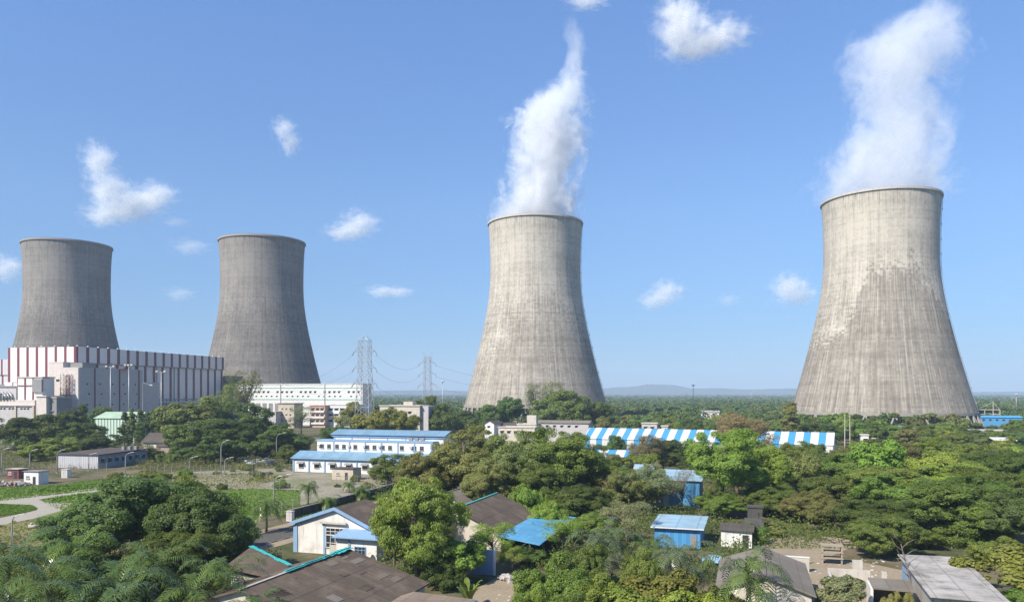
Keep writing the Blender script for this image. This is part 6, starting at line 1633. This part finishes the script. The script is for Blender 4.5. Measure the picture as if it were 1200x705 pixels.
# undergrowth beneath the wood and about the houses
def undergrowth(n, seed, region, leaf, hgt, tint, name):
    rng = np.random.default_rng(seed); px = rng.uniform(region[0], region[1], n); d = rng.uniform(region[2] ** .5, region[3] ** .5, n) ** 2
    x = (px - CX) * d / FPX; keep = np.ones(n, bool)
    for bx, by, br in KEEP: keep &= (x - bx) ** 2 + (d - by) ** 2 > (br * .7) ** 2
    keep &= ~((px > 880) & (d < 118)) & ~((px > 545) & (px < 650) & (d < 103))
    # clumpy: keep where a few random waves are high
    ph = rng.uniform(0, 6.28, 6); f = sum(np.sin(x * a + d * b_ + p) for a, b_, p in zip((.11, .23, .31, .07, .5, .41), (.2, -.13, .37, .09, -.3, .6), ph)); keep &= f > -.9
    x, d, f = x[keep], d[keep], f[keep]; z = np.abs(rng.normal(size=len(x))) * hgt * (.35 + .25 * np.clip(f, 0, 3)) 
    Nn = unit(rng.normal(size=(len(x), 3)) * .7 + np.array([0, -.2, .8])); L = leaf * rng.uniform(.6, 1.4, len(x))
    V, Q = leaf_quads(np.stack([x, d, z], 1), Nn, L, L * .6, rng)
    o = link_mesh(name, np_mesh(name, V, Q, M_LEAF)); o.color = (*tint, 1); o['kind'] = 'stuff'
undergrowth(260000, 6, (440, 1260, 95, 360), .36, 1.7, MD, 'undergrowth')
undergrowth(60000, 7, (-30, 330, 84, 112), .3, 1.2, MD, 'undergrowth')
undergrowth(80000, 8, (-30, 345, 240, 330), .42, 1.2, OL, 'undergrowth')
# tufts on the lawns and verges
def tufts(n, seed, polys, h, tint):
    rng = np.random.default_rng(seed); Vs = []
    for pix in polys:
        P = [onz(*p) for p in pix]; xs_ = [p.x for p in P]; ys_ = [p.y for p in P]
        x = rng.uniform(min(xs_), max(xs_), n); y = rng.uniform(min(ys_), max(ys_), n); ins = np.zeros(n, bool)
        for p, q in zip(P, P[1:] + P[:1]):
            cond = ((p.y > y) != (q.y > y)); ins ^= cond & (x < (q.x - p.x) * (y - p.y) / ((q.y - p.y) or 1e-9) + p.x)
        x, y = x[ins], y[ins]; k = len(x); hh = h * rng.uniform(.4, 1.5, k) * (1 + .8 * (np.sin(x * .21) * np.sin(y * .17) > .3)); a = rng.uniform(0, 6.28, k); w_ = hh * .6
        b0 = np.stack([x - np.cos(a) * w_, y - np.sin(a) * w_, np.zeros(k)], 1); b1 = np.stack([x + np.cos(a) * w_, y + np.sin(a) * w_, np.zeros(k)], 1)
        ln = rng.normal(size=(k, 2)) * hh[:, None] * .5
        t0 = b0 + np.concatenate([ln, hh[:, None]], 1); t1 = b1 + np.concatenate([ln, hh[:, None] * .8], 1)
        Vs.append(np.stack([b0, b1, t1, t0], 1).reshape(-1, 3))
    V = np.concatenate(Vs); o = link_mesh('grass', np_mesh('grass', V, np.arange(len(V)).reshape(-1, 4), M_LEAF)); o.color = (*tint, 1); o['kind'] = 'stuff'
tufts(22000, 1, [[(-40, 592), (-40, 573), (60, 569), (140, 558), (165, 561), (140, 571.5), (60, 580)], [(45, 585.5), (62, 582), (138, 572.5), (250, 574), (300, 572), (352, 575), (350, 590), (300, 610), (150, 625), (60, 620), (72, 598)],
                 [(-40, 606), (-40, 592), (0, 590.5), (38, 592), (44, 596), (30, 600), (0, 604)], [(318, 603), (350, 592), (470, 571), (474, 577), (345, 609)]], .17, (.15, .24, .035))
tufts(9000, 2, [[(-60, 680), (-60, 622), (0, 615.5), (40, 608), (120, 622), (150, 660), (80, 690)], [(120, 559), (180, 553), (345, 556), (300, 572), (250, 574), (140, 572)]], .17, (.24, .23, .09))
# ------------------------------------------------------------------ air
m, nt, b = new_mat('haze_air'); nt.nodes.remove(b); g = N(nt)
pv = g.node('ShaderNodeVolumePrincipled'); pv.inputs['Color'].default_value = (0.62, 0.78, 1.0, 1)
pv.inputs['Density'].default_value = HAZE; pv.inputs['Anisotropy'].default_value = 0.0
g.link(pv.outputs[0], nt.nodes['Material Output'].inputs['Volume'])
tag(MB().box(-9500, 9500, -600, 9800, -3.0, 330).build('haze', m), kind='stuff')
